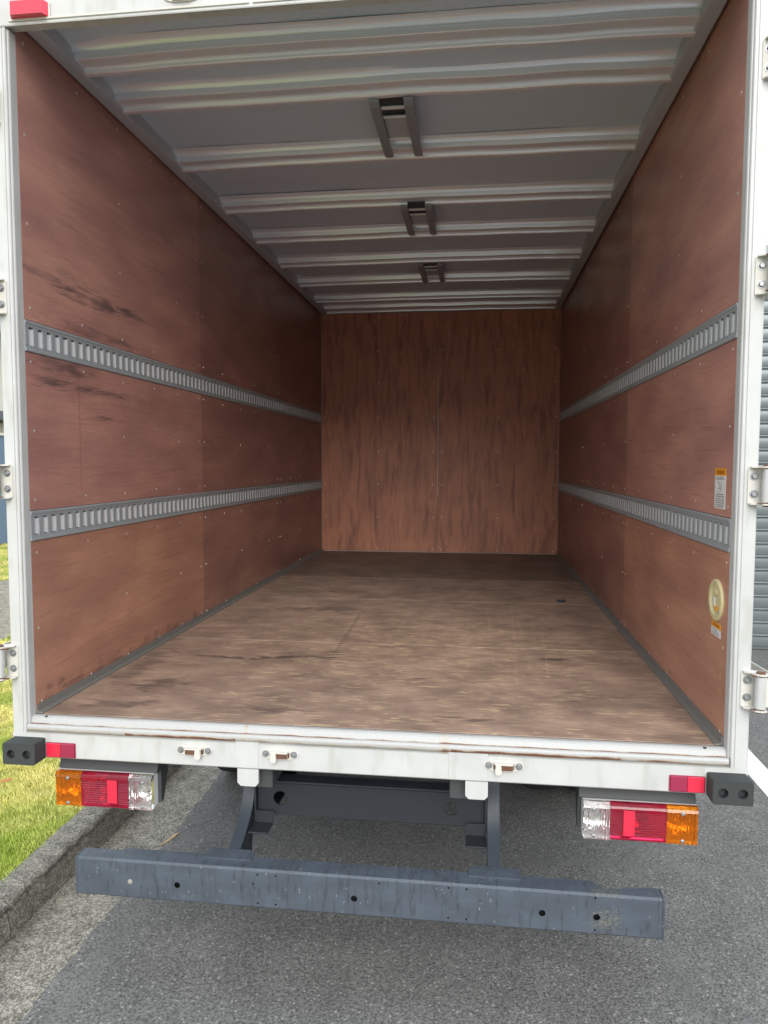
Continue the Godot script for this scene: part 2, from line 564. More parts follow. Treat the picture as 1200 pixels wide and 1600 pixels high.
func bumper_texture() -> ImageTexture:
	var w := 1024
	var h := 128
	var drip := noise_bytes(w, h, 91, 0.09, 3, 1.0, 30.0)
	var fine := noise_bytes(w, h, 92, 0.2, 2, 1.0, 9.0)
	var cloud := noise_bytes(w, h, 93, 0.012, 3)
	var grit := noise_bytes(w, h, 94, 0.5, 1)
	var d := PackedByteArray()
	d.resize(w * h * 3)
	var i := 0
	for y in h:
		for x in w:
			var k := y * w + x
			var wet := clampf((drip[k] - 142.0) / 40.0, 0.0, 1.0) * clampf((fine[k] - 70.0) / 90.0, 0.0, 1.0)
			var g := 1.0 + (cloud[k] - 128) * 0.0006 + (grit[k] - 128) * 0.0006 - wet * 0.16
			d[i] = clampi(int(75.0 * g), 0, 255)
			d[i + 1] = clampi(int(83.0 * g), 0, 255)
			d[i + 2] = clampi(int(92.0 * g), 0, 255)
			i += 3
	# droppings and chips
	for k in 60:
		var p := Vector2(rng.randf() * w, rng.randf() * h)
		scratch(d, w, h, p, p + Vector2(rng.randf_range(-2, 2), rng.randf_range(1, 7)), Vector3(206, 204, 196), 0.8)
	var blot := noise_bytes(w, h, 95, 0.1, 3)
	stain(d, w, h, blot, Vector2(w * 0.905, h * 0.62), Vector2(26, 34), 0.0, Vector3(112, 110, 98), 0.8)
	return picture(w, h, d)


func paint_texture() -> ImageTexture:
	var w := 512
	var cloud := noise_bytes(w, w, 101, 0.01, 4, 1.0, 1.0, true)
	var grime := noise_bytes(w, w, 102, 0.03, 3, 1.0, 5.0, true)
	var speck := noise_bytes(w, w, 103, 0.25, 2, 1.0, 1.0, true)
	var d := PackedByteArray()
	d.resize(w * w * 3)
	var i := 0
	for k in w * w:
		var dirt := clampf((grime[k] - 150.0) / 70.0, 0.0, 1.0) * 10.0 + (26.0 if speck[k] > 233 else 0.0)
		var v := 192.0 + (cloud[k] - 128) * 0.035 - dirt
		d[i] = clampi(int(v), 0, 255)
		d[i + 1] = clampi(int(v + 1.0), 0, 255)
		d[i + 2] = clampi(int(v - 1.0 - dirt * 0.3), 0, 255)
		i += 3
	return picture(w, w, d)


# the sill: u runs across the truck, v from the floor (0) to the foot of the lip (1)
func sill_texture() -> ImageTexture:
	var w := 2048
	var h := 64
	var blot := noise_bytes(w, h, 111, 0.06, 4, 6.0, 1.0)
	var fine := noise_bytes(w, h, 112, 0.3, 3, 3.0, 1.0)
	var d := PackedByteArray()
	d.resize(w * h * 3)
	for y in h:
		for x in w:
			var k := y * w + x
			var u := 2.08 * x / w - HW
			var v := float(y) / h
			var c := Vector3(172, 173, 171) + Vector3.ONE * ((fine[k] - 128) * 0.06)
			# rust in the gutter of the sill and under the lip
			var gut := clampf(1.0 - absf(v - 0.43) / 0.05, 0.0, 1.0)
			var lip := clampf(1.0 - absf(v - 0.83) / 0.08, 0.0, 1.0)
			var share := 0.55
			if (u > -0.62 and u < -0.33) or u > 0.24 or (u > -0.33 and u < -0.05):
				share = 0.85
			if absf(u) > 0.98:
				share = 1.0
			var lipshare := 0.3
			if (u > -0.72 and u < -0.37) or (u > 0.275 and u < 0.75):
				lipshare = 1.0
			elif u > 0.75:
				lipshare = 0.45
			var r := gut * share + lip * lipshare + clampf(1.0 - absf(u - 0.255) / 0.02, 0.0, 1.0) * 0.22 + clampf(1.0 - absf(u + 0.345) / 0.012, 0.0, 1.0) * 0.2
			r = clampf(r * 1.4 + (blot[k] - 132) / 190.0 * minf(r * 2.0, 1.0), 0.0, 1.0)
			if fine[k] > 225 and blot[k] > 150:
				r = maxf(r, 0.6)
			var rust := Vector3(128, 82, 58).lerp(Vector3(84, 56, 54), clampf((fine[k] - 110) / 60.0, 0.0, 1.0))
			c = c.lerp(Vector3(176, 162, 140), clampf(r * 1.6, 0.0, 1.0)).lerp(rust, clampf(r * 1.5 - 0.45, 0.0, 1.0))
			mark(d, w, h, x, y, c, 1.0)
	return picture(w, h, d)


func sticker_texture(tall: bool, sd: int) -> ImageTexture:
	var w := 96
	var h := 120 if tall else 48
	rng.seed = sd
	var im := Image.create(w, h, false, Image.FORMAT_RGB8)
	im.fill(Color8(226, 226, 224))
	var head := 22 if tall else 20
	im.fill_rect(Rect2i(0, 0, w, head), Color8(236, 158, 34))
	for k in 7:
		im.fill_rect(Rect2i(18 + k * 9, 6 + (k % 2) * 2, 6, head - 12), Color8(150, 66, 30) if k % 3 else Color8(90, 46, 24))
	if tall:
		for row in [26, 31, 76, 82, 89, 95, 101, 107, 113]:
			var x := 10
			while x < 82:
				var l := rng.randi_range(3, 10)
				im.fill_rect(Rect2i(x, row, mini(l, 86 - x), 3), Color8(96, 96, 98) if row < 80 or row > 86 else Color8(50, 50, 52))
				x += l + rng.randi_range(2, 4)
		for k in 26:
			im.fill_rect(Rect2i(28 + rng.randi_range(0, 34), 38 + rng.randi_range(0, 34), rng.randi_range(3, 9), 2), Color8(110, 110, 112))
	else:
		for row in [25, 31, 37, 42]:
			im.fill_rect(Rect2i(10, row, rng.randi_range(30, 70), 2), Color8(120, 120, 122))
	var t := ImageTexture.create_from_image(im)
	return t


# ------------------------------------------------------------------ materials
func flat(c: Color, rough := 0.6, metal := 0.0, spec := 0.5) -> StandardMaterial3D:
	var m := StandardMaterial3D.new()
	m.albedo_color = c
	m.roughness = rough
	m.metallic = metal
	m.metallic_specular = spec
	return m


func lin(r: float, g: float, b: float) -> Color:
	return Color(r, g, b).linear_to_srgb()


func textured(t: Texture2D, rough := 0.6, tint := Color.WHITE) -> StandardMaterial3D:
	var m := flat(tint, rough)
	m.albedo_texture = t
	return m


func world_mapped(m: StandardMaterial3D, scale: Vector3) -> StandardMaterial3D:
	m.uv1_triplanar = true
	m.uv1_world_triplanar = true
	m.uv1_scale = scale
	m.uv1_triplanar_sharpness = 8.0
	return m


func raised(m: StandardMaterial3D, t: Texture2D, cm: float) -> StandardMaterial3D:
	m.heightmap_enabled = true
	m.heightmap_texture = t
	m.heightmap_scale = cm
	return m


func glass(c: Color, body := 0.0) -> StandardMaterial3D:
	var m := flat(Color(c.r, c.g, c.b, body), 0.06)
	m.transparency = BaseMaterial3D.TRANSPARENCY_ALPHA
	m.refraction_enabled = true
	m.refraction_scale = 0.05
	return m


func grain_texture() -> ImageTexture:
	return grey_picture(512, 512, noise_bytes(512, 512, 121, 0.2, 4, 1.0, 1.0, true))


func make_materials() -> void:
	var grain := grain_texture()
	var lw := wall_texture(11, true)
	M.wall_left = raised(textured(lw, 0.38), lw, 0.03)
	var rw := wall_texture(211, false)
	M.wall_right = raised(textured(rw, 0.38), rw, 0.03)
	M.wall_back = textured(back_texture(), 0.5)
	var fl := floor_texture()
	M.floor = raised(textured(fl, 0.62), fl, 0.08)
	var a := asphalt_textures()
	M.asphalt = raised(world_mapped(textured(a[0], 0.88), Vector3.ONE / 1.9), a[1], 0.3)
	var c := concrete_textures()
	M.concrete = raised(world_mapped(textured(c[0], 0.92, Color8(212, 210, 206)), Vector3.ONE / 0.8), c[1], 0.2)
	M.gutter = raised(world_mapped(textured(c[0], 0.92, Color8(232, 230, 224)), Vector3.ONE / 0.9), c[1], 0.4)
	M.path = raised(world_mapped(textured(c[0], 0.92, Color8(226, 220, 206)), Vector3.ONE / 1.3), c[1], 0.3)
	M.line = raised(world_mapped(flat(lin(0.72, 0.72, 0.7), 0.8), Vector3.ONE / 1.9), a[1], 0.35)
	M.bumper = world_mapped(textured(bumper_texture(), 0.5), Vector3(1.0 / 1.76, 1.0 / 0.125, 1.0 / 0.125))
	M.bumper.uv1_offset = Vector3(0.5, 0.4, 0.0)
	var paint := paint_texture()
	M.white = world_mapped(textured(paint, 0.36), Vector3.ONE / 0.9)
	M.sill = textured(sill_texture(), 0.45)
	M.sill_end = textured(paint, 0.4)
	M.off_white = raised(world_mapped(flat(lin(0.66, 0.64, 0.58), 0.5), Vector3.ONE / 0.1), grain, 0.08)
	M.rust = raised(world_mapped(flat(lin(0.16, 0.075, 0.045), 0.85), Vector3.ONE / 0.08), grain, 0.1)
	M.ceiling = raised(world_mapped(flat(lin(0.56, 0.65, 0.75), 0.45, 0.0), Vector3.ONE / 0.9), grain, 0.15)
	M.rib = flat(lin(0.86, 0.91, 0.97), 0.24, 0.4)
	M.rail = raised(world_mapped(flat(lin(0.36, 0.385, 0.40), 0.5, 0.2), Vector3.ONE / 0.12), grain, 0.05)
	M.slot = flat(lin(0.74, 0.75, 0.75), 0.42, 0.3)
	M.trim = flat(lin(0.20, 0.195, 0.18), 0.55, 0.2)
	M.black_metal = raised(world_mapped(flat(lin(0.022, 0.027, 0.034), 0.5), Vector3.ONE / 0.15), grain, 0.06)
	M.bracket = raised(world_mapped(flat(lin(0.045, 0.055, 0.07), 0.42), Vector3.ONE / 0.15), grain, 0.05)
	M.rubber = raised(world_mapped(flat(lin(0.040, 0.046, 0.045), 0.75), Vector3.ONE / 0.06), grain, 0.06)
	M.grime = flat(lin(0.30, 0.28, 0.25), 0.9)
	M.cut = flat(lin(0.03, 0.033, 0.036), 0.7)
	M.tyre = flat(lin(0.025, 0.025, 0.026), 0.85)
	M.housing = flat(lin(0.055, 0.058, 0.06), 0.6)
	M.bolt = flat(lin(0.36, 0.37, 0.38), 0.4, 0.7)
	M.screw = flat(lin(0.75, 0.76, 0.76), 0.3, 0.6)
	M.lamp_rail = flat(lin(0.28, 0.31, 0.35), 0.45, 0.2)
	M.cornice = flat(lin(0.44, 0.47, 0.51), 0.5)
	M.lamp_panel = flat(lin(0.40, 0.43, 0.47), 0.5)
	M.reflector = flat(lin(0.80, 0.80, 0.80), 0.4, 0.1)
	M.chrome = flat(lin(0.9, 0.9, 0.9), 0.14, 0.9)
	M.bulb = flat(lin(0.7, 0.68, 0.62), 0.1)
	M.amber = glass(lin(1.0, 0.42, 0.03), 0.10)
	M.red = glass(lin(0.66, 0.03, 0.11), 0.14)
	M.clear = glass(lin(0.96, 0.96, 0.95), 0.04)
	M.reflex_bright = flat(lin(0.72, 0.012, 0.05), 0.22)
	M.reflex_bright.clearcoat_enabled = true
	M.reflex_dark = flat(lin(0.30, 0.010, 0.055), 0.22)
	M.reflex_dark.clearcoat_enabled = true
	M.cream_plastic = flat(lin(0.68, 0.60, 0.33), 0.4)
	M.orange_plastic = flat(lin(0.75, 0.36, 0.05), 0.5)
	M.grey_sheet = flat(lin(0.17, 0.195, 0.20), 0.3, 0.25)
	M.fence_blue = flat(lin(0.13, 0.19, 0.27), 0.7)
	M.cream_wall = flat(lin(0.66, 0.62, 0.52), 0.8)
	M.dark_trim = flat(lin(0.10, 0.11, 0.12), 0.6)
	M.roof = flat(lin(0.12, 0.14, 0.22), 0.6)
	M.window = flat(lin(0.03, 0.035, 0.05), 0.08)
	M.soil = world_mapped(textured(c[0], 0.95, Color8(215, 212, 120)), Vector3.ONE / 0.7)
	M.ground = flat(lin(0.12, 0.13, 0.07), 0.95)
	var g := flat(Color.WHITE, 0.6)
	g.vertex_color_use_as_albedo = true
	g.backlight_enabled = true
	g.backlight = lin(0.30, 0.34, 0.08)
	g.cull_mode = BaseMaterial3D.CULL_DISABLED
	M.grass = g
	M.dry = flat(lin(0.48, 0.34, 0.18), 0.8)
	M.leaf = flat(lin(0.42, 0.15, 0.05), 0.7)


# ------------------------------------------------------------------ the scene
func _ready() -> void:
	rng.seed = 4711
	var cam := Camera3D.new()
	cam.name = "camera"
	cam.position = Vector3(0.3413, 1.6584, 2.1355)
	cam.rotation_degrees = Vector3(-3.885, 7.173, 0.1015)
	cam.fov = 69.589
	cam.near = 0.05
	cam.far = 600.0
	add_child(cam)
	cam.current = true

	var env := Environment.new()
	env.background_mode = Environment.BG_SKY
	var sky := Sky.new()
	var sm := ProceduralSkyMaterial.new()
	sm.sky_top_color = Color(0.89, 0.93, 0.98)
	sm.sky_horizon_color = Color(0.95, 0.96, 0.97)
	sm.ground_horizon_color = Color(0.5, 0.5, 0.5)
	sm.ground_bottom_color = Color(0.4, 0.4, 0.4)
	sm.sun_angle_max = 0.0
	sky.sky_material = sm
	env.sky = sky
	env.tonemap_mode = Environment.TONE_MAPPER_LINEAR
	env.tonemap_exposure = 2.1
	env.sdfgi_enabled = true
	env.ssao_enabled = true
	env.ssil_enabled = true
	var we := WorldEnvironment.new()
	we.name = "world_environment"
	we.environment = env
	add_child(we)

	var sun := DirectionalLight3D.new()
	sun.name = "sun"
	sun.light_energy = 0.48
	sun.light_angular_distance = 40.0
	sun.light_color = Color(1.0, 0.995, 0.985)
	sun.shadow_enabled = true
	sun.rotation_degrees = Vector3(-29, 9, 0)
	add_child(sun)

	make_materials()
	build_ground()
	truck = thing("box_truck", "white box truck with open back and empty plywood lined cargo box", "truck")
	build_cargo_box()
	build_rails()
	build_ceiling()
	build_rear_frame()
	build_doors_and_hinges()
	build_keepers()
	build_lights()
	build_buffers()
	build_chassis()
	build_wall_fittings()
	build_surroundings()
	build_grass()


# ------------------------------------------------------------------ ground
func build_ground() -> void:
	map_uv(Vector3.ZERO, Vector3(1, 0, 0), Vector3(0, 0, 1))
	var st := mesh_tool()
	quad_n(st, Vector3(-200, -0.06, -300), Vector3(200, -0.06, -300), Vector3(200, -0.06, 100), Vector3(-200, -0.06, 100), Vector3.UP)
	structure(part("ground", st, M.ground), "ground beneath the street")

	# the asphalt ends in a ragged edge along the concrete channel
	st = mesh_tool()
	var nz := FastNoiseLite.new()
	nz.seed = 5
	nz.frequency = 2.2
	nz.fractal_octaves = 4
	var n := 420
	for i in n:
		var z0 := 2.4 - i * 0.03
		var z1 := z0 - 0.03
		var x0 := -1.0 + nz.get_noise_1d(z0) * 0.022 + nz.get_noise_2d(z0 * 9.0, 3.0) * 0.012
		var x1 := -1.0 + nz.get_noise_1d(z1) * 0.022 + nz.get_noise_2d(z1 * 9.0, 3.0) * 0.012
		quad_n(st, Vector3(x0 + 0.012, 0, z0), Vector3(-0.7, 0, z0), Vector3(-0.7, 0, z1), Vector3(x1 + 0.012, 0, z1), Vector3.UP)
		quad_n(st, Vector3(x0, -0.012, z0), Vector3(x0 + 0.012, 0, z0), Vector3(x1 + 0.012, 0, z1), Vector3(x1, -0.012, z1), Vector3(-1, 1, 0))
	quad_n(st, Vector3(-0.7, 0, 2.4), Vector3(9, 0, 2.4), Vector3(9, 0, -10.2), Vector3(-0.7, 0, -10.2), Vector3.UP)
	quad_n(st, Vector3(-1.0, 0, -10.2), Vector3(9, 0, -10.2), Vector3(9, 0, -200), Vector3(-1.0, 0, -200), Vector3.UP)
	quad_n(st, Vector3(-1.0, 0, 60), Vector3(9, 0, 60), Vector3(9, 0, 2.4), Vector3(-1.0, 0, 2.4), Vector3.UP)
	structure(part("road", st, M.asphalt), "grey asphalt road under and behind the truck")

	st = mesh_tool()
	add_box(st, Vector3(1.79, -0.01, -40), Vector3(1.918, 0.004, 14))
	structure(part("road_marking", st, M.line), "white painted line on the asphalt right of the truck")

	# concrete channel, gently dished
	st = mesh_tool()
	for z in [[60.0, 2.4], [2.4, -2.0], [-2.0, -10.0], [-10.0, -200.0]]:
		var xs := [-1.30, -1.2, -1.1, -0.97]
		var ys := [-0.016, -0.014, -0.011, -0.007]
		for k in 3:
			quad_n(st, Vector3(xs[k], ys[k], z[0]), Vector3(xs[k + 1], ys[k + 1], z[0]), Vector3(xs[k + 1], ys[k + 1], z[1]), Vector3(xs[k], ys[k], z[1]), Vector3.UP)
	structure(part("gutter", st, M.gutter), "weathered concrete gutter between asphalt and kerb")

	var kerb := Node3D.new()
	kerb.name = "kerb"
	add_child(kerb)
	structure(kerb, "weathered grey concrete kerb beside the lawn")
	var ends := [1.5, -0.16, -1.13, -3.4, -5.8, -8.2, -10.6, -13.0, -15.4]
	for k in ends.size() - 1:
		kerb_stone(ends[k] - 0.004, ends[k + 1] + 0.004, rng.randf_range(-0.006, 0.006), kerb, k)
	kerb_stone(20.0, 1.5, 0.0, kerb, 20)

	# lawn and footpath on the left
	st = mesh_tool()
	for r in [[-3.74, -1.372], [-60.0, -5.72]]:
		quad_n(st, Vector3(r[0], 0.105, 60), Vector3(r[1], 0.105, 60), Vector3(r[1], 0.105, -200), Vector3(r[0], 0.105, -200), Vector3.UP)
	structure(part("lawn", st, M.soil), "soil of the lawn behind the kerb")
	var fp := Node3D.new()
	fp.name = "footpath"
	add_child(fp)
	structure(fp, "pale concrete footpath crossing the lawn")
	for k in 12:
		box_part("slab", Vector3(-5.725, 0.02, -3.0 * k + 0.005), Vector3(-3.735, 0.118 + 0.001 * (k % 2), -3.0 * k + 2.995), 0.004, M.path, fp)

	# small stones lying in the channel and along the edge of the asphalt
	var pm := mesh_tool()
	add_lathe(pm, Vector3.ZERO, Vector3.UP, [Vector2(0, -0.4), Vector2(0.8, -0.2), Vector2(1.0, 0.15), Vector2(0.55, 0.5), Vector2(0, 0.6)], 6, false)
	pm.generate_normals()
	var mm := MultiMesh.new()
	mm.transform_format = MultiMesh.TRANSFORM_3D
	mm.use_colors = true
	mm.mesh = pm.commit()
	mm.instance_count = 1500
	for i in 1500:
		var z := 0.9 - 5.5 * pow(rng.randf(), 1.3)
		var x := rng.randf_range(-1.25, -0.95)
		if i % 3 == 0:
			x = -1.245 + absf(rng.randfn(0, 0.02))
		elif i % 4 == 1:
			x = rng.randf_range(-0.95, 1.6)
		var s := rng.randf_range(0.0012, 0.0032)
		if rng.randf() < 0.02:
			s *= 1.9
		var b := Basis.from_euler(Vector3(rng.randf() * 0.6, rng.randf() * TAU, rng.randf() * 0.6)).scaled(Vector3(s, s * 0.7, s * rng.randf_range(0.7, 1.5)))
		mm.set_instance_transform(i, Transform3D(b, Vector3(x, (-0.012 if x < -0.98 else 0.0) + s * 0.25, z)))
		var v := rng.randf_range(0.08, 0.42)
		mm.set_instance_color(i, Color(v, v * 0.97, v * 0.9))
	var gm := flat(Color.WHITE, 0.9)
	gm.vertex_color_use_as_albedo = true
	var mi := MultiMeshInstance3D.new()
	mi.name = "gravel"
	mi.multimesh = mm
	mi.material_override = gm
	mi.set_meta("kind", "stuff")
	mi.set_meta("label", "loose grit scattered along the gutter")
	mi.set_meta("category", "gravel")
	add_child(mi)


func kerb_stone(z0: float, z1: float, dx: float, parent: Node3D, sd: int) -> void:
	var prof := [Vector2(-1.262, -0.03), Vector2(-1.262, 0.0), Vector2(-1.264, 0.03), Vector2(-1.267, 0.06), Vector2(-1.270, 0.078), Vector2(-1.279, 0.084), Vector2(-1.270, 0.091), Vector2(-1.263, 0.102), Vector2(-1.268, 0.114), Vector2(-1.282, 0.121), Vector2(-1.31, 0.124), Vector2(-1.34, 0.125), Vector2(-1.368, 0.124), Vector2(-1.384, 0.115), Vector2(-1.388, 0.05), Vector2(-1.388, -0.03)]
	var nz := FastNoiseLite.new()
	nz.seed = 40 + sd
	nz.frequency = 7.0
	nz.fractal_octaves = 4
	var st := mesh_tool()
	st.set_smooth_group(1)
	var len := absf(z1 - z0)
	var n := clampi(int(len / 0.02), 4, 130)
	var rows := []
	for i in n + 1:
		var z := lerpf(z0, z1, float(i) / n)
		var row := []
		for k in prof.size():
			var p: Vector2 = prof[k]
			var a := 0.006 if k > 3 and k < 14 else 0.003
			var ox := nz.get_noise_3d(p.x * 3.0, p.y * 3.0, z) * a * 1.6
			var oy := nz.get_noise_3d(p.x * 3.0 + 9.0, p.y * 3.0, z) * a
			if k == 5:
				ox += (nz.get_noise_2d(z * 0.6, 7.0) - 0.1) * 0.016
			row.append(Vector3(p.x + dx + ox, p.y + oy, z))
		rows.append(row)
	for i in n:
		for k in prof.size() - 1:
			var a: Vector3 = rows[i][k]
			var b: Vector3 = rows[i][k + 1]
			var nn := Vector3(b.y - a.y, -(b.x - a.x), 0)
			quad_n(st, a, b, rows[i + 1][k + 1], rows[i + 1][k], nn)
	st.set_smooth_group(-1)
	for e in [0, n]:
		var c := Vector3(-1.325 + dx, 0.03, rows[e][0].z)
		for k in prof.size() - 1:
			tri_n(st, c, rows[e][k], rows[e][k + 1], Vector3(0, 0, 1 if e == 0 else -1))
	part("kerb_stone", st, M.concrete, parent)


# ------------------------------------------------------------------ the box
func build_cargo_box() -> void:
	var bands := [[HF + 0.002, HF + 0.5465], [HF + 0.6445, HF + 1.1355], [HF + 1.2345, 3.0]]
	var rows := [[0.888, 1.13, 1.373], [1.535, 1.755, 1.97], [2.132, 2.39, 2.655, 2.925]]
	for s in [-1.0, 1.0]:
		var wall := box_part("side_wall", Vector3(minf(s * 1.0505, s * 1.084), 0.80, -4.44), Vector3(maxf(s * 1.0505, s * 1.084), 3.03, -0.002), 0.0, M.white, truck)
		wall.set_meta("label", "left side wall of the cargo box" if s < 0 else "right side wall of the cargo box")
		map_uv(Vector3(0, 2.97, 0), Vector3(0, 0, -1.0 / BL), Vector3(0, -1.0 / 2.11, 0))
		for b in 3:
			for k in 3:
				var g := 0.0004
				var out := 0.0006 * k
				box_part("plywood_panel", Vector3(minf(s * (HW + out), s * 1.05), bands[b][0], SEAM_Z[k + 1] + (g if k < 2 else 0.0)), Vector3(maxf(s * (HW + out), s * 1.05), bands[b][1], SEAM_Z[k] - (g if k > 0 else 0.0)), 0.0005, M.wall_left if s < 0 else M.wall_right, wall)
		var st := mesh_tool()
		for b in 3:
			for y in rows[b]:
				for i in SCREW_Z.size():
					var z: float = SCREW_Z[i]
					var mid: bool = (b < 2 and y == rows[b][1]) or (b == 2 and (y == rows[2][1] or y == rows[2][2]))
					if mid and i % 2 == 1 and not (i == 5 or i == 11):
						continue
					if rng.randf() < 0.06:
						continue
					add_dome(st, Vector3(s * (HW + 0.001), y + rng.randf_range(-0.004, 0.004), z + rng.randf_range(-0.005, 0.005)), Vector3(-s, 0, 0), 0.0048)
		part("screws", st, M.screw, wall).set_meta("kind", "stuff")
		# angle strip in the corner of floor and wall, and the cornice
		st = mesh_tool()
		add_extrusion(st, PackedVector2Array([Vector2(0, 0), Vector2(0, 0.026), Vector2(-0.003, 0.026), Vector2(-0.006, 0.006), Vector2(-0.022, 0.003), Vector2(-0.022, 0)]), Vector3(s * (HW - 0.0005), HF + 0.0005, -0.002), Vector3(s, 0, 0), Vector3.UP, Vector3(0, 0, -BL + 0.006))
		part("floor_trim", st, M.trim, truck)
		st = mesh_tool()
		add_extrusion(st, PackedVector2Array([Vector2(0.002, 0.0), Vector2(0.002, 0.03), Vector2(-0.062, 0.03), Vector2(-0.062, -0.026), Vector2(-0.054, -0.028), Vector2(-0.014, -0.028), Vector2(-0.009, -0.024), Vector2(-0.008, 0.0)]), Vector3(s * HW, 2.985, -0.002), Vector3(s, 0, 0), Vector3.UP, Vector3(0, 0, -BL + 0.006))
		part("cornice", st, M.cornice, truck)

	var front := box_part("front_wall", Vector3(-1.05, 0.80, -4.41), Vector3(1.05, 3.03, -4.372), 0.0, M.white, truck)
	map_uv(Vector3(-HW, 2.97, 0), Vector3(1.0 / 2.08, 0, 0), Vector3(0, -1.0 / 2.11, 0))
	box_part("plywood_panel", Vector3(-1.0385, HF + 0.004, -4.371), Vector3(-0.0012, 2.958, -BL), 0.0009, M.wall_back, front)
	map_uv(Vector3(-HW - 0.37, 2.97, 0), Vector3(1.0 / 2.08, 0, 0), Vector3(0, -1.0 / 2.11, 0))
	box_part("plywood_panel", Vector3(0.0012, HF + 0.004, -4.371), Vector3(1.0385, 2.958, -BL + 0.001), 0.0009, M.wall_back, front)
	box_part("joint_bead", Vector3(-0.0035, 1.36, -4.366), Vector3(0.0015, 2.41, -4.3575), 0.001, M.off_white, front)
	var sc := mesh_tool()
	for y in [0.885, 1.17, 1.46, 1.75, 2.05, 2.35, 2.63, 2.93]:
		for x in [-1.005, -0.53, -0.04, 0.035, 0.52, 1.005]:
			if rng.randf() > 0.12:
				add_dome(sc, Vector3(x + rng.randf_range(-0.006, 0.006), y, -BL + 0.001), Vector3(0, 0, 1), 0.005)
	part("screws", sc, M.screw, front).set_meta("kind", "stuff")

	# floor sheets
	map_uv(Vector3(-HW, HF, 0), Vector3(1.0 / 2.08, 0, 0), Vector3(0, 0, -1.0 / BL))
	var cuts := [-0.006, -1.03, -2.07, -2.885, -4.36]
	for k in 4:
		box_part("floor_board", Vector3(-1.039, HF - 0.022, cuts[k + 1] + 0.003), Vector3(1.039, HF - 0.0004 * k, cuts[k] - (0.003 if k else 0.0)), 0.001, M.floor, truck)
	for k in [1, 2, 3]:
		box_part("joint_filler", Vector3(-1.038, HF - 0.02, cuts[k] - 0.0029), Vector3(1.038, HF - 0.0022, cuts[k] + 0.0029), 0.0, M.cut, truck)
	box_part("floor_frame", Vector3(-1.05, 0.795, -4.371), Vector3(1.05, HF - 0.0225, -0.006), 0.0, M.black_metal, truck)
	box_part("floor_seal", Vector3(-1.038, HF - 0.02, -0.0055), Vector3(1.038, HF - 0.002, -0.0005), 0.0, M.tyre, truck)
	# lashing ring let into the floor
	var ring := mesh_tool()
	add_lathe(ring, Vector3(0.83, HF + 0.0005, -2.147), Vector3.UP, [Vector2(0.012, 0.003), Vector2(0.022, 0.004), Vector2(0.026, 0.0)], 12)
	add_box(ring, Vector3(0.805, HF + 0.001, -2.15), Vector3(0.855, HF + 0.012, -2.142), 0.002)
	part("lashing_ring", ring, M.black_metal, truck)


func build_rails() -> void:
	# one slot plate, slanting back from the far edge of its slot, shared by all
	for s in [-1.0, 1.0]:
		var st := mesh_tool()
		var outline := PackedVector2Array([Vector2(0.0236, 0.0016), Vector2(0.0238, 0.0034), Vector2(0.0105, 0.0088), Vector2(0.0072, 0.0090), Vector2(0.0066, 0.0074), Vector2(0.010, 0.0068)])
		# x of the outline runs along -z from the near edge of the slot, y outwards into the wall
		add_extrusion(st, outline, Vector3(0, -0.0262, 0), Vector3(0, 0, -1), Vector3(s, 0, 0), Vector3(0, 0.0495, 0))
		st.generate_normals()
		var plate := st.commit()
		for r in [[HF + 0.548, HF + 0.6428], [HF + 1.1372, HF + 1.2328]]:
			var y0: float = r[0]
			var y1: float = r[1]
			var ym := (y0 + y1) * 0.5
			st = mesh_tool()
			var xa: float = s * (HW - 0.0016)
			var xb: float = s * 1.0495
			var lo := minf(xa, xb)
			var hi := maxf(xa, xb)
			# top and bottom bands with a rolled edge
			for e in [-1.0, 1.0]:
				var edge := y0 if e < 0 else y1
				var inner: float = ym + e * 0.0285
				add_box(st, Vector3(lo, minf(inner, edge), -BL + 0.002), Vector3(hi, maxf(inner, edge), -0.001), 0.0012)
				var xr: float = s * (HW - 0.0036)
				add_box(st, Vector3(minf(xr, xb), minf(edge - e * 0.010, edge - e * 0.0005), -BL + 0.002), Vector3(maxf(xr, xb), maxf(edge - e * 0.010, edge - e * 0.0005), -0.001), 0.0016)
			# the metal left between the slots
			var z := -0.001
			for k in 90:
				var near := -0.0211 - 0.04822 * k
				add_box(st, Vector3(lo, ym - 0.0284, near), Vector3(hi, ym + 0.0284, z), 0.0008)
				z = near - 0.024
			add_box(st, Vector3(lo, ym - 0.0284, -BL + 0.002), Vector3(hi, ym + 0.0284, z), 0.0008)
			var rail := part("lashing_rail", st, M.rail, truck)
			rail.set_meta("label", "%s lashing rail on the %s wall" % ["lower" if y0 < 1.6 else "upper", "left" if s < 0 else "right"])
			box_part("rail_back", Vector3(minf(s * 1.0496, s * 1.0503), y0 + 0.004, -BL + 0.004), Vector3(maxf(s * 1.0496, s * 1.0503), y1 - 0.004, -0.003), 0.0, M.cut, rail)
			for k in 90:
				share("slot_plate", plate, M.slot, rail, Transform3D(Basis.IDENTITY, Vector3(s * HW, ym, -0.0211 - 0.04822 * k)))


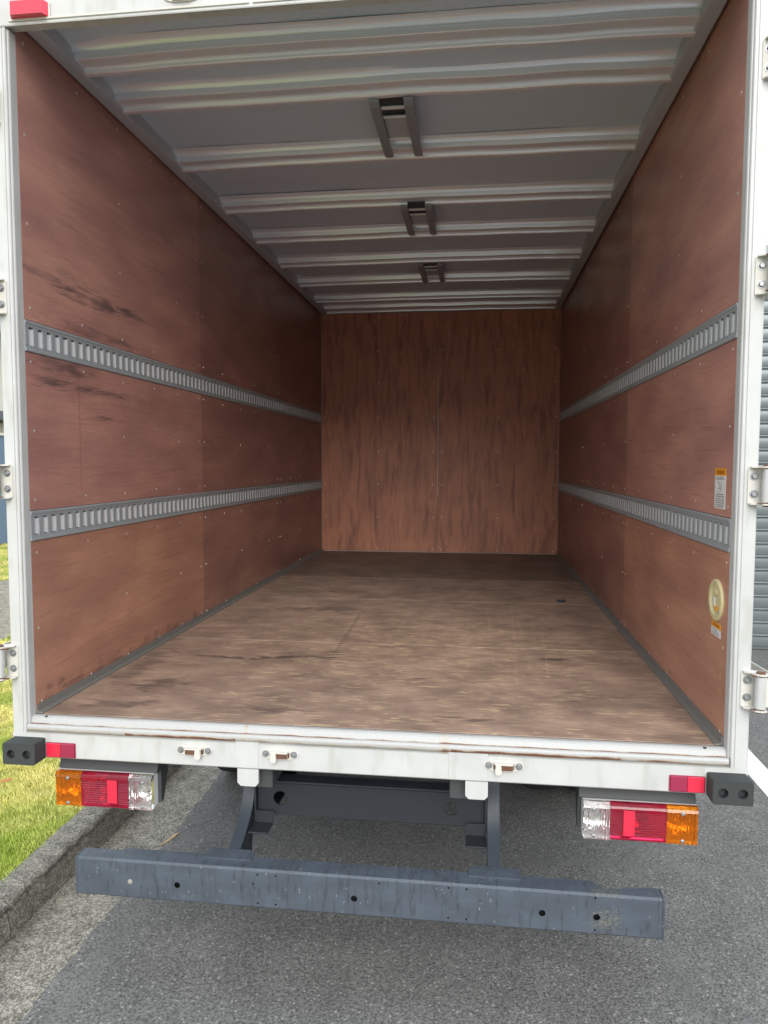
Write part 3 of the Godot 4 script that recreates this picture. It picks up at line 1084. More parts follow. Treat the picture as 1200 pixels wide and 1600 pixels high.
func build_ceiling() -> void:
	box_part("roof", Vector3(-1.084, 3.032, -4.44), Vector3(1.084, 3.07, -0.0), 0.004, M.white, truck)
	# thin sheet that sags a little between the bows
	var st := mesh_tool()
	st.set_smooth_group(1)
	var nz := FastNoiseLite.new()
	nz.seed = 9
	nz.frequency = 1.1
	var nx := 22
	var nzc := 110
	var pts := []
	for i in nzc + 1:
		var row := []
		for k in nx + 1:
			var x := lerpf(-1.035, 1.035, float(k) / nx)
			var z := lerpf(-0.004, -BL, float(i) / nzc)
			row.append(Vector3(x, 3.008 + nz.get_noise_2d(x * 0.8, z * 2.2) * 0.009, z))
		pts.append(row)
	for i in nzc:
		for k in nx:
			quad_n(st, pts[i][k], pts[i][k + 1], pts[i + 1][k + 1], pts[i + 1][k], Vector3.DOWN)
	part("ceiling_sheet", st, M.ceiling, truck)
	for j in RIB_ENDS.size():
		var zr: float = RIB_ENDS[j]
		var prof := PackedVector2Array([Vector2(0.140, 0.018), Vector2(0.124, 0.0155), Vector2(0.111, 0.0105), Vector2(0.104, 0.0035), Vector2(0.1015, -0.005), Vector2(0.100, 0.007), Vector2(0.0935, 0.007), Vector2(0.0925, -0.003), Vector2(0.0895, -0.0185), Vector2(0.086, -0.020), Vector2(0.030, -0.021), Vector2(0.0285, -0.0225), Vector2(0.0265, -0.030), Vector2(0.022, -0.033), Vector2(0.003, -0.033), Vector2(-0.001, -0.030), Vector2(-0.001, 0.018)])
		if j == 8:
			for q in range(10, 17):
				prof[q].x -= 0.07
		st = mesh_tool()
		# bows rise a little in the middle and are not dead straight
		var steps := 24
		var turn := -1.0 if Geometry2D.is_polygon_clockwise(prof) else 1.0
		for k in steps:
			var q := [[], []]
			for e in 2:
				var t := float(k + e) / steps
				var x := lerpf(-0.985, 0.985, t)
				var up := 0.006 * (1.0 - pow(2.0 * t - 1.0, 2.0)) + nz.get_noise_2d(x * 1.6, zr * 5.0) * 0.004
				var dz := nz.get_noise_2d(x * 1.3 + 50.0, zr * 7.0) * 0.006
				for p in prof:
					q[e].append(Vector3(x, 2.989 + p.y + (up if p.y < 0.015 else 0.0), zr + p.x + dz))
			for i in prof.size():
				var i2 := (i + 1) % prof.size()
				var d := prof[i2] - prof[i]
				st.set_smooth_group(3 if i < 4 else (4 if i == 12 or i == 14 else -1))
				quad_n(st, q[0][i], q[0][i2], q[1][i2], q[1][i], Vector3(0, -d.x, d.y) * turn)
		st.set_smooth_group(-1)
		var idx := Geometry2D.triangulate_polygon(prof)
		for e in [-1.0, 1.0]:
			for i in range(0, idx.size(), 3):
				var a := prof[idx[i]]
				var b := prof[idx[i + 1]]
				var c := prof[idx[i + 2]]
				tri_n(st, Vector3(e * 0.985, 2.989 + a.y, zr + a.x), Vector3(e * 0.985, 2.989 + b.y, zr + b.x), Vector3(e * 0.985, 2.989 + c.y, zr + c.x), Vector3(e, 0, 0))
		part("roof_bow", st, M.rib, truck)
	# three lamp frames bridging the bows
	for r in [[-0.575, -1.075], [-1.675, -2.165], [-2.80, -3.285]]:
		var z0: float = r[0]
		var z1: float = r[1]
		var lamp := Node3D.new()
		lamp.name = "interior_lamp"
		truck.add_child(lamp, true)
		lamp.position = Vector3(0.022, 2.958, (z0 + z1) * 0.5)
		var h := (z0 - z1) * 0.5
		for s in [-1.0, 1.0]:
			st = mesh_tool()
			add_extrusion(st, PackedVector2Array([Vector2(h, 0.0), Vector2(h, -0.010), Vector2(h - 0.03, -0.018), Vector2(-h + 0.05, -0.018), Vector2(-h, -0.006), Vector2(-h, 0.0)]), Vector3(s * 0.062 - 0.017, 0, 0), Vector3(0, 0, 1), Vector3.UP, Vector3(0.034, 0, 0))
			part("side_rail", st, M.lamp_rail, lamp)
		box_part("lamp_body", Vector3(-0.0445, -0.004, -h + 0.19), Vector3(0.0445, 0.014, h - 0.14), 0.003, M.lamp_panel, lamp)
		box_part("lamp_box", Vector3(-0.0445, 0.002, h - 0.135), Vector3(0.0445, 0.02, h - 0.005), 0.002, M.black_metal, lamp)
		box_part("cross_bar", Vector3(-0.0445, -0.008, h - 0.075), Vector3(0.0445, 0.0015, h - 0.058), 0.002, M.slot, lamp)
		box_part("cross_bar", Vector3(-0.0445, -0.010, h - 0.139), Vector3(0.0445, -0.0005, h - 0.128), 0.002, M.slot, lamp)
		box_part("cross_bar", Vector3(-0.0445, -0.012, -h + 0.183), Vector3(0.0445, -0.003, -h + 0.189), 0.002, M.slot, lamp)
		st = mesh_tool()
		for s in [-1.0, 1.0]:
			for z in [h - 0.03, h - 0.14, -h + 0.18, -h + 0.03]:
				add_dome(st, Vector3(s * 0.062, -0.0165, z), Vector3.DOWN, 0.005)
		part("screws", st, M.bolt, lamp).set_meta("kind", "stuff")


# ------------------------------------------------------------------ white frame round the opening
func build_rear_frame() -> void:
	map_uv(Vector3.ZERO, Vector3(1, 0, 0), Vector3(0, -1, 0))
	for s in [-1.0, 1.0]:
		var st := mesh_tool()
		var prof := PackedVector2Array([Vector2(1.0402, 0.0), Vector2(1.0402, 0.030), Vector2(1.042, 0.0335), Vector2(1.0445, 0.0335), Vector2(1.0455, 0.040), Vector2(1.0475, 0.0425), Vector2(1.0535, 0.0425), Vector2(1.0548, 0.0395), Vector2(1.0562, 0.0395), Vector2(1.0572, 0.042), Vector2(1.0885, 0.042), Vector2(1.0925, 0.038), Vector2(1.0925, 0.0)])
		add_extrusion(st, prof, Vector3(0, 0.8135, 0), Vector3(s, 0, 0), Vector3(0, 0, 1), Vector3(0, 2.928 - 0.8135, 0))
		part("door_post", st, M.white, truck).set_meta("label", "left rear post of the box" if s < 0 else "right rear post of the box")
	# header, mirrored sill section, with a stiffening strip that stops short of the corner
	var st := mesh_tool()
	var hp := PackedVector2Array([Vector2(0.0, 2.936), Vector2(0.030, 2.936), Vector2(0.033, 2.930), Vector2(0.043, 2.929), Vector2(0.0445, 2.932), Vector2(0.0445, 2.938), Vector2(0.042, 2.940), Vector2(0.042, 3.018), Vector2(0.036, 3.026), Vector2(0.0, 3.03)])
	add_extrusion(st, hp, Vector3(-1.0925, 0, 0), Vector3(0, 0, 1), Vector3.UP, Vector3(2.185, 0, 0))
	part("header", st, M.white, truck)
	box_part("header_strip", Vector3(-1.03, 2.9385, 0.0448), Vector3(-0.305, 2.9445, 0.0485), 0.001, M.off_white, truck)
	box_part("header_strip", Vector3(-0.295, 2.9385, 0.0448), Vector3(1.03, 2.9445, 0.0485), 0.001, M.off_white, truck)

	# sill: tread, step, rusty gutter and rolled lip (z, y), mapped by its own length
	var sp := [Vector2(0.0, 0.0), Vector2(0.004, 0.001), Vector2(0.013, 0.0), Vector2(0.020, -0.003), Vector2(0.024, -0.010), Vector2(0.026, -0.019), Vector2(0.029, -0.022), Vector2(0.034, -0.022), Vector2(0.037, -0.018), Vector2(0.042, -0.0165), Vector2(0.047, -0.0185), Vector2(0.0495, -0.024), Vector2(0.0495, -0.033), Vector2(0.0465, -0.038), Vector2(0.0425, -0.039), Vector2(0.0425, -0.046)]
	var total := 0.0
	for i in sp.size() - 1:
		total += (sp[i + 1] - sp[i]).length()
	var nz := FastNoiseLite.new()
	nz.seed = 77
	nz.frequency = 3.0
	st = mesh_tool()
	st.set_smooth_group(1)
	var steps := 104
	for k in steps:
		var run := 0.0
		for i in sp.size() - 1:
			var l: float = (sp[i + 1] - sp[i]).length()
			var c := []
			for e in [[0, 0], [0, 1], [1, 1], [1, 0]]:
				var x := lerpf(-HW, HW, float(k + e[0]) / steps)
				var p: Vector2 = sp[i + e[1]]
				var dent := nz.get_noise_1d(x * 2.0) * 0.0012
				c.append([Vector3(x, HF - 0.001 + p.y + (dent if i > 1 else 0.0), p.x), Vector2((x + HW) / 2.08, (run + l * e[1]) / total)])
			for t in [0, 1, 2, 0, 2, 3]:
				st.set_uv(c[t][1])
				st.add_vertex(c[t][0])
			run += l
	part("door_sill", st, M.sill, truck)
	st = mesh_tool()
	# body of the rear crossbeam, with the foot of the sill let in
	var bp := PackedVector2Array([Vector2(0.0, 0.735), Vector2(0.038, 0.735), Vector2(0.042, 0.739), Vector2(0.042, 0.8135), Vector2(0.0, 0.8135)])
	add_extrusion(st, bp, Vector3(-1.0925, 0, 0), Vector3(0, 0, 1), Vector3.UP, Vector3(2.185, 0, 0))
	part("rear_crossbeam", st, M.white, truck)
	# joint plates on the beam face and the white feet below them
	for r in [[-0.371, -0.300], [0.268, 0.381]]:
		box_part("joint_plate", Vector3(r[0], 0.7385, 0.0415), Vector3(r[1], 0.8255, 0.0436), 0.0008, M.white, truck)
	for x in [-0.3345, 0.3495]:
		st = mesh_tool()
		add_extrusion(st, PackedVector2Array([Vector2(-0.0325, 0.0), Vector2(-0.0325, -0.043), Vector2(-0.0225, -0.053), Vector2(0.0225, -0.053), Vector2(0.0325, -0.043), Vector2(0.0325, 0.0)]), Vector3(x, 0.7345, 0.030), Vector3.RIGHT, Vector3.UP, Vector3(0, 0, 0.0115))
		part("beam_foot", st, M.white, truck)
	# drain holes and rivets on the sill ends
	st = mesh_tool()
	add_lathe(st, Vector3(-0.995, HF - 0.0025, 0.0155), Vector3(0, 1, 0.12), [Vector2(0.0055, 0.0), Vector2(0.0045, 0.0012), Vector2(0, 0.0012)], 10)
	add_lathe(st, Vector3(0.985, HF - 0.0025, 0.0155), Vector3(0, 1, 0.12), [Vector2(0.0055, 0.0), Vector2(0.0045, 0.0012), Vector2(0, 0.0012)], 10)
	part("sill_plug", st, M.tyre, truck)


func build_doors_and_hinges() -> void:
	for s in [-1.0, 1.0]:
		# the leaf folded right back along the side of the box
		var door := box_part("rear_door", Vector3(minf(s * 1.101, s * 1.137), 0.83, -1.14), Vector3(maxf(s * 1.101, s * 1.137), 2.93, -0.10), 0.004, M.white, truck)
		door.set_meta("label", "left rear door folded back along the side" if s < 0 else "right rear door folded back along the side")
		for y in [1.04, 1.597, 2.151, 2.702]:
			var h := Node3D.new()
			h.name = "hinge"
			truck.add_child(h, true)
			h.position = Vector3(s * 1.09, y, 0.042)
			# bracket with two ears
			var st := mesh_tool()
			add_extrusion(st, rounded_rect(0.038, 0.104, 0.008), Vector3(-s * 0.006, 0, 0), Vector3(s, 0, 0), Vector3.UP, Vector3(0, 0, 0.004))
			for e in [-1.0, 1.0]:
				add_extrusion(st, PackedVector2Array([Vector2(-0.021, 0.003), Vector2(0.030, 0.003), Vector2(0.034, 0.02), Vector2(0.032, 0.042), Vector2(0.016, 0.050), Vector2(0.002, 0.044), Vector2(-0.008, 0.024), Vector2(-0.021, 0.014)]), Vector3(0, e * 0.0495 - 0.002, 0), Vector3(s, 0, 0), Vector3(0, 0, 1), Vector3(0, 0.004, 0))
			part("hinge_bracket", st, M.off_white, h)
			st = mesh_tool()
			add_lathe(st, Vector3(s * 0.016, -0.0435, 0.032), Vector3.UP, [Vector2(0, 0), Vector2(0.0145, 0), Vector2(0.0145, 0.087), Vector2(0, 0.087)], 18)
			part("knuckle", st, M.white, h)
			st = mesh_tool()
			for e in [-1.0, 1.0]:
				add_lathe(st, Vector3(s * 0.016, e * 0.0518, 0.032), Vector3(0, e, 0), [Vector2(0.0125, 0.0), Vector2(0.0115, 0.004), Vector2(0, 0.005)], 12)
				add_box(st, Vector3(s * 0.004 - 0.014, e * 0.0462 - 0.0012, 0.0445 - 0.012), Vector3(s * 0.004 + 0.02, e * 0.0462 + 0.0012, 0.048 - 0.006), 0.0005)
			part("hinge_pin", st, M.rust, h)
			# strap to the door leaf
			st = mesh_tool()
			var lay := PackedVector2Array([Vector2(0.026, 0.040), Vector2(0.056, 0.036), Vector2(0.064, 0.028), Vector2(0.064, 0.006), Vector2(0.0515, -0.13), Vector2(0.0515, -0.26), Vector2(0.0475, -0.26), Vector2(0.0475, -0.13), Vector2(0.0600, 0.004), Vector2(0.060, 0.024), Vector2(0.054, 0.032), Vector2(0.024, 0.035)])
			add_extrusion(st, lay, Vector3(0, -0.038, 0), Vector3(s, 0, 0), Vector3(0, 0, 1), Vector3(0, 0.078, 0))
			part("hinge_strap", st, M.off_white, h)
			for e in [-1.0, 1.0]:
				st = mesh_tool()
				add_hex_bolt(st, Vector3(-s * 0.0095, e * 0.024 + 0.001, 0.004), Vector3(0, 0, 1), 0.0075)
				part("bolt", st, M.bolt, h)


func build_keepers() -> void:
	for r in [[-0.4995, 0.786, 1.0, 1], [-0.234, 0.788, 1.0, -1], [0.4265, 0.788, 1.0, -1], [-0.5, 2.975, -1.0, 1], [-0.236, 2.975, -1.0, -1], [0.4265, 2.975, -1.0, -1]]:
		var k := Node3D.new()
		k.name = "lock_keeper"
		truck.add_child(k, true)
		k.position = Vector3(r[0], r[1], 0.0421)
		var st := mesh_tool()
		var ell := PackedVector2Array()
		for i in 28:
			var t := TAU * i / 28
			ell.append(Vector2(signf(cos(t)) * pow(absf(cos(t)), 0.8) * 0.0565, sin(t) * 0.0175))
		add_extrusion(st, ell, Vector3.ZERO, Vector3.RIGHT, Vector3.UP, Vector3(0, 0, 0.0045))
		part("keeper_plate", st, M.off_white, k)
		# the cupped middle that the locking cam turns into
		st = mesh_tool()
		add_extrusion(st, PackedVector2Array([Vector2(-0.030, 0.004), Vector2(-0.024, 0.018), Vector2(0.024, 0.018), Vector2(0.030, 0.004)]), Vector3(0, -0.009, 0), Vector3.RIGHT, Vector3(0, 0, 1), Vector3(0, 0.015, 0))
		part("cam_bar", st, M.rust, k)
		st = mesh_tool()
		add_extrusion(st, PackedVector2Array([Vector2(-0.031, 0.004), Vector2(-0.025, 0.020), Vector2(0.025, 0.020), Vector2(0.031, 0.004)]), Vector3(0, 0.0062 if r[2] > 0 else -0.0115, 0), Vector3.RIGHT, Vector3(0, 0, 1), Vector3(0, 0.005, 0))
		add_extrusion(st, PackedVector2Array([Vector2(-0.007, 0.008), Vector2(0.008, 0.009), Vector2(0.010, -0.014), Vector2(0.006, -0.020), Vector2(-0.006, -0.020), Vector2(-0.009, -0.012)]), Vector3(r[3] * 0.016, 0.0, 0.0045), Vector3.RIGHT, Vector3(0, r[2], 0), Vector3(0, 0, 0.020))
		add_box(st, Vector3(-r[3] * 0.021 - 0.005, -0.011, 0.0045), Vector3(-r[3] * 0.021 + 0.005, 0.006, 0.017), 0.003)
		part("cam_lug", st, M.off_white, k)
		for e in [-1.0, 1.0]:
			st = mesh_tool()
			add_hex_bolt(st, Vector3(e * 0.043, 0.0, 0.0045), Vector3(0, 0, 1), 0.0068)
			part("bolt", st, M.bolt, k)


# ------------------------------------------------------------------ lamps and reflectors
func lens(parent: Node3D, called: String, x0: float, x1: float, m: Material, upright: bool, pitch: float) -> void:
	var st := mesh_tool()
	var h := 0.108
	var d := 0.026
	var lo := x0 + 0.0005 if upright else -h / 2
	var hi := x1 - 0.0005 if upright else h / 2
	# smooth rim, then shallow flutes across the face
	var prof := PackedVector2Array([Vector2(lo, 0.004), Vector2(lo, d - 0.004), Vector2(lo + 0.003, d), Vector2(lo + 0.009, d)])
	var room := hi - lo - 0.018 - (0.0 if upright else 0.012)
	var n := int(room / pitch)
	for k in n:
		var a := lo + 0.009 + room * k / n
		prof.append(Vector2(a + room / n * 0.12, d - 0.0028))
		prof.append(Vector2(a + room / n * 0.5, d - 0.0002))
		prof.append(Vector2(a + room / n * 0.88, d - 0.0028))
	prof.append(Vector2(lo + 0.009 + room, d))
	if upright:
		prof.append_array([Vector2(hi - 0.003, d), Vector2(hi, d - 0.004), Vector2(hi, 0.004)])
		add_extrusion(st, prof, Vector3(0, -h / 2, 0), Vector3.RIGHT, Vector3(0, 0, 1), Vector3(0, h - 0.016, 0))
		add_extrusion(st, PackedVector2Array([Vector2(0, 0.004), Vector2(0, d), Vector2(0.008, d - 0.003), Vector2(0.0158, d - 0.010), Vector2(0.0158, 0.004)]), Vector3(lo, h / 2 - 0.0158, 0), Vector3.UP, Vector3(0, 0, 1), Vector3(hi - lo, 0, 0))
	else:
		prof.append_array([Vector2(hi - 0.014, d), Vector2(hi - 0.008, d - 0.003), Vector2(hi, d - 0.010), Vector2(hi, 0.004)])
		add_extrusion(st, prof, Vector3(x0 + 0.0005, 0, 0), Vector3.UP, Vector3(0, 0, 1), Vector3(x1 - x0 - 0.001, 0, 0))
	part(called, st, m, parent)


func build_lights() -> void:
	for s in [-1.0, 1.0]:
		var t := Node3D.new()
		t.name = "tail_light"
		truck.add_child(t, true)
		t.position = Vector3(s * 0.818, 0.6225, -0.018)
		t.set_meta("label", "left tail light, amber, red and clear" if s < 0 else "right tail light, clear, red and amber")
		# dark carrier box above and behind the lenses
		var st := mesh_tool()
		add_extrusion(st, PackedVector2Array([Vector2(-0.048, -0.020), Vector2(-0.048, 0.0), Vector2(0.056, 0.0), Vector2(0.056, 0.026), Vector2(0.060, 0.031), Vector2(0.085, 0.018), Vector2(0.111, 0.008), Vector2(0.111, -0.050), Vector2(0.03, -0.050)]), Vector3(-0.158 - (0.012 if s > 0 else 0.0), 0, -0.027), Vector3.UP, Vector3(0, 0, 1), Vector3(0.328, 0, 0))
		part("carrier", st, M.housing, t)
		# the tray: white reflector with rims between the three chambers
		st = mesh_tool()
		add_box(st, Vector3(-0.159, -0.053, -0.0265), Vector3(0.159, 0.053, -0.0245))
		for e in [-1.0, 1.0]:
			add_box(st, Vector3(-0.159, e * 0.0535 - 0.0008, -0.0245), Vector3(0.159, e * 0.0535 + 0.0008, 0.0038))
			add_box(st, Vector3(e * 0.1585 - 0.0008, -0.0525, -0.0245), Vector3(e * 0.1585 + 0.0008, 0.0525, 0.0038))
		part("reflector", st, M.reflector, t)
		# a bright bowl and a bulb behind each lens
		for x in [-0.117, 0.006, 0.122]:
			st = mesh_tool()
			add_lathe(st, Vector3(-s * -x if s < 0 else -x, -0.004, -0.0244), Vector3(0, 0, 1), [Vector2(0.0, 0.0), Vector2(0.014, 0.002), Vector2(0.026, 0.008), Vector2(0.035, 0.018), Vector2(0.0355, 0.018), Vector2(0.0355, 0.0)], 24)
			part("bowl", st, M.chrome, t)
			st = mesh_tool()
			add_lathe(st, Vector3(-s * -x if s < 0 else -x, -0.004, -0.022), Vector3(0, 0, 1), [Vector2(0.006, 0.0), Vector2(0.006, 0.008), Vector2(0.009, 0.014), Vector2(0.007, 0.021), Vector2(0.0, 0.0235)], 14)
			part("bulb", st, M.bulb, t)
		# s = -1: amber outside (left)
		var a := [-0.16, -0.073]
		var b := [-0.073, 0.084]
		var c := [0.084, 0.16]
		if s > 0:
			a = [0.073, 0.16]
			b = [-0.084, 0.073]
			c = [-0.16, -0.084]
		lens(t, "amber_lens", a[0], a[1], M.amber, true, 0.0075)
		lens(t, "red_lens", b[0], b[1], M.red, false, 0.007)
		lens(t, "clear_lens", c[0], c[1], M.clear, true, 0.006)
		# bright reflex block set in the red lens
		var rx: float = 0.032 * -s
		st = mesh_tool()
		add_box(st, Vector3(rx - 0.016, -0.038, 0.0255), Vector3(rx + 0.016, 0.036, 0.0278), 0.0008)
		part("reflex_block", st, M.reflex_bright, t)
		for e in [[a, 0.5, 0.036], [a, 0.5, -0.044], [c, 0.62 if s < 0 else 0.38, 0.034], [c, 0.62 if s < 0 else 0.38, -0.044]]:
			st = mesh_tool()
			add_dome(st, Vector3(lerpf(e[0][0], e[0][1], e[1]), e[2], 0.0258), Vector3(0, 0, 1), 0.0062)
			part("lens_screw", st, M.bolt, t)
		# reflector on the beam, brighter half outside
		var r := Node3D.new()
		r.name = "rear_reflector"
		truck.add_child(r, true)
		r.position = Vector3(s * 0.9325, 0.763, 0.0421)
		st = mesh_tool()
		add_extrusion(st, rounded_rect(0.097, 0.047, 0.004), Vector3.ZERO, Vector3.RIGHT, Vector3.UP, Vector3(0, 0, 0.0035))
		part("reflector_base", st, M.reflex_dark, r)
		var bright := 1.0
		for e in [[-1.0, 0.0], [0.0, 1.0]]:
			st = mesh_tool()
			add_box(st, Vector3(e[0] * 0.046 + 0.0003, -0.0215, 0.0035), Vector3(e[1] * 0.046 - 0.0003, 0.0215, 0.007), 0.0012)
			var outer: bool = (e[0] < 0) == (s < 0)
			part("reflex_lens", st, M.reflex_bright if outer else M.reflex_dark, r)
	# red marker lamp on the header
	var mk := Node3D.new()
	mk.name = "marker_lamp"
	truck.add_child(mk, true)
	mk.position = Vector3(-0.962, 2.964, 0.0421)
	var st := mesh_tool()
	add_box(st, Vector3(-0.062, -0.022, 0), Vector3(0.062, 0.022, 0.006), 0.002)
	part("marker_base", st, M.off_white, mk)
	st = mesh_tool()
	add_extrusion(st, PackedVector2Array([Vector2(-0.058, 0.006), Vector2(-0.048, 0.026), Vector2(0.048, 0.026), Vector2(0.058, 0.006)]), Vector3(0, -0.019, 0), Vector3.RIGHT, Vector3(0, 0, 1), Vector3(0, 0.038, 0))
	part("marker_lens", st, M.reflex_bright, mk)


func csg(node: CSGShape3D, called: String, at: Vector3, op := CSGShape3D.OPERATION_SUBTRACTION) -> CSGShape3D:
	node.name = called
	node.position = at
	node.operation = op
	node.set("material", M.cut)
	return node


func build_buffers() -> void:
	for s in [-1.0, 1.0]:
		var c := CSGPolygon3D.new()
		c.name = "rubber_buffer"
		var pts := rounded_rect(0.105, 0.066, 0.005, 3)
		c.polygon = pts
		c.mode = CSGPolygon3D.MODE_DEPTH
		c.depth = 0.058
		c.material = M.rubber
		c.position = Vector3(s * 1.0365, 0.767, 0.1005)   # the depth runs to -z
		for e in [-1.0, 1.0]:
			var hole := CSGCylinder3D.new()
			hole.radius = 0.0135
			hole.height = 0.06
			hole.sides = 20
			csg(hole, "bolt_hole", Vector3(e * 0.0255, -0.001, 0.012))
			hole.rotation_degrees = Vector3(90, 0, 0)
			c.add_child(hole)
		truck.add_child(c, true)


func build_chassis() -> void:
	# underrun bumper: a channel with flanges, notched near both ends
	var b := CSGPolygon3D.new()
	b.name = "rear_bumper"
	b.polygon = PackedVector2Array([Vector2(0.012, 0.445), Vector2(0.074, 0.445), Vector2(0.080, 0.439), Vector2(0.080, 0.331), Vector2(0.074, 0.325), Vector2(0.012, 0.325), Vector2(0.012, 0.329), Vector2(0.073, 0.329), Vector2(0.076, 0.332), Vector2(0.076, 0.438), Vector2(0.073, 0.441), Vector2(0.012, 0.441)])
	b.mode = CSGPolygon3D.MODE_DEPTH
	b.depth = 1.738
	b.material = M.bumper
	# polygon x -> world z, depth (-z local) -> world +x
	b.transform = Transform3D(Basis(Vector3(0, 0, 1), Vector3(0, 1, 0), Vector3(-1, 0, 0)), Vector3(-0.871, 0, 0))
	for x in [-0.697, -0.547, -0.004, 0.538, 0.689]:
		var hole := CSGCylinder3D.new()
		hole.radius = 0.0098 if x > -0.69 else 0.008
		hole.height = 0.03
		hole.sides = 20
		csg(hole, "hole", Vector3(0.078, 0.378, -(x + 0.871)))
		hole.rotation_degrees = Vector3(0, 0, 90)
		b.add_child(hole)
	for r in [[-0.296, 0.429], [-0.241, 0.429], [0.272, 0.432], [0.324, 0.432], [-0.296, 0.341], [-0.241, 0.341], [0.272, 0.342], [0.324, 0.342], [-0.31, 0.40], [0.685, 0.434], [0.685, 0.34], [0.07, 0.43]]:
		var hole := CSGCylinder3D.new()
		hole.radius = 0.003
		hole.height = 0.03
		hole.sides = 10
		csg(hole, "hole", Vector3(0.078, r[1], -(r[0] + 0.871)))
		hole.rotation_degrees = Vector3(0, 0, 90)
		b.add_child(hole)
	for x in [[-0.80, -0.72], [0.705, 0.80]]:
		# the top flange is cut back towards the ends
		var cut := CSGPolygon3D.new()
		cut.polygon = PackedVector2Array([Vector2(0.0, 0.0), Vector2(0.026, 0.0), Vector2(0.026, 1.0), Vector2(0.0, 1.0)])
		var o: float = x[0] + 0.871
		var e: float = x[1] + 0.871
		if x[0] < 0:
			cut.polygon = PackedVector2Array([Vector2(0.0, -0.2), Vector2(0.026, -0.2), Vector2(0.026, 0.12), Vector2(0.0, 0.15)])
		else:
			cut.polygon = PackedVector2Array([Vector2(0.0, 1.54), Vector2(0.048, 1.585), Vector2(0.044, 1.62), Vector2(0.030, 1.70), Vector2(0.022, 1.80), Vector2(0.0, 1.85)])
		cut.mode = CSGPolygon3D.MODE_DEPTH
		cut.depth = 0.03
		# (x,y) of the outline -> bumper's (z of the world, along the bar)
		cut.transform = Transform3D(Basis(Vector3(1, 0, 0), Vector3(0, 0, -1), Vector3(0, 1, 0)), Vector3(0.0, 0.46, 0.0))
		cut.material = M.bumper
		cut.name = "notch"
		cut.operation = CSGShape3D.OPERATION_SUBTRACTION
		b.add_child(cut)
	truck.add_child(b, true)
	box_part("bumper_back", Vector3(-0.866, 0.3295, 0.040), Vector3(0.866, 0.4405, 0.043), 0.0, M.cut, truck)
	for s in [-1.0, 1.0]:
		var st := mesh_tool()
		var x: float = 0.8675 * s
		add_box(st, Vector3(minf(x, x + s * 0.006), 0.3245, 0.026), Vector3(maxf(x, x + s * 0.006), 0.4465, 0.0825), 0.002)
		part("bumper_end", st, M.bumper, truck)
	var plug := mesh_tool()
	add_lathe(plug, Vector3(-0.697, 0.378, 0.0762), Vector3(0, 0, 1), [Vector2(0.0078, 0.0), Vector2(0.0078, 0.0045), Vector2(0.004, 0.006), Vector2(0, 0.006)], 12)
	part("bumper_plug", plug, M.grime, truck)

	# arms: swept flange and web from the chassis down to the bumper
	for s in [-1.0, 1.0]:
		var curve := [[0.655, -0.232], [0.648, -0.214], [0.635, -0.202], [0.61, -0.197], [0.585, -0.194], [0.56, -0.187], [0.535, -0.175], [0.512, -0.157], [0.492, -0.134], [0.475, -0.107], [0.46, -0.077], [0.447, -0.046], [0.434, -0.018], [0.415, -0.003], [0.39, 0.002], [0.335, 0.004]]
		var st := mesh_tool()
		st.set_smooth_group(1)
		var xo: float = 0.424 * s
		var xi: float = 0.386 * s
		for i in curve.size() - 1:
			var a: Array = curve[i]
			var c: Array = curve[i + 1]
			var t := Vector3(0, c[0] - a[0], c[1] - a[1]).normalized()
			var nn := Vector3(0, t.z, -t.y)
			var th := nn * 0.006
			st.set_smooth_group(1)
			quad_n(st, Vector3(xo, a[0], a[1]), Vector3(xi, a[0], a[1]), Vector3(xi, c[0], c[1]), Vector3(xo, c[0], c[1]), Vector3(0, 0, 1))
			st.set_smooth_group(2)
			quad_n(st, Vector3(xo, a[0], a[1]) - th, Vector3(xi, a[0], a[1]) - th, Vector3(xi, c[0], c[1]) - th, Vector3(xo, c[0], c[1]) - th, Vector3(0, 0, -1))
			st.set_smooth_group(-1)
			for x in [xo, xi]:
				quad_n(st, Vector3(x, a[0], a[1]), Vector3(x, c[0], c[1]), Vector3(x, c[0], c[1]) - th, Vector3(x, a[0], a[1]) - th, Vector3(signf(x - (xo + xi) * 0.5), 0, 0))
		part("bumper_arm", st, M.bracket, truck)
		st = mesh_tool()
		var web := PackedVector2Array()
		for p in curve:
			web.append(Vector2(p[1] - 0.004, p[0]))
		for p in [[-0.14, 0.335], [-0.165, 0.42], [-0.24, 0.50], [-0.30, 0.58], [-0.32, 0.66]]:
			web.append(Vector2(p[0], p[1]))
		add_extrusion(st, web, Vector3(xi - s * 0.0002, 0, 0), Vector3(0, 0, 1), Vector3.UP, Vector3(s * 0.006, 0, 0))
		part("arm_web", st, M.black_metal, truck)
		# foot plate lapping over the top of the bumper
		st = mesh_tool()
		add_extrusion(st, PackedVector2Array([Vector2(-0.075, -0.03), Vector2(0.075, -0.03), Vector2(0.075, 0.014), Vector2(0.055, 0.026), Vector2(-0.055, 0.026), Vector2(-0.075, 0.014)]), Vector3(s * 0.405, 0.4455, 0.008), Vector3(1, 0, 0), Vector3(0, 0, -1), Vector3(0, 0.004, 0))
		part("arm_foot", st, M.bumper, truck)
		# rails of the chassis
		st = mesh_tool()
		var rail := PackedVector2Array([Vector2(-s * 0.055, 0.0), Vector2(0, 0.0), Vector2(0, 0.19), Vector2(-s * 0.055, 0.19), Vector2(-s * 0.055, 0.184), Vector2(-s * 0.006, 0.184), Vector2(-s * 0.006, 0.006), Vector2(-s * 0.055, 0.006)])
		add_extrusion(st, rail, Vector3(s * 0.3835, 0.472, -0.175), Vector3.RIGHT, Vector3.UP, Vector3(0, 0, -4.6))
		part("chassis_rail", st, M.black_metal, truck)
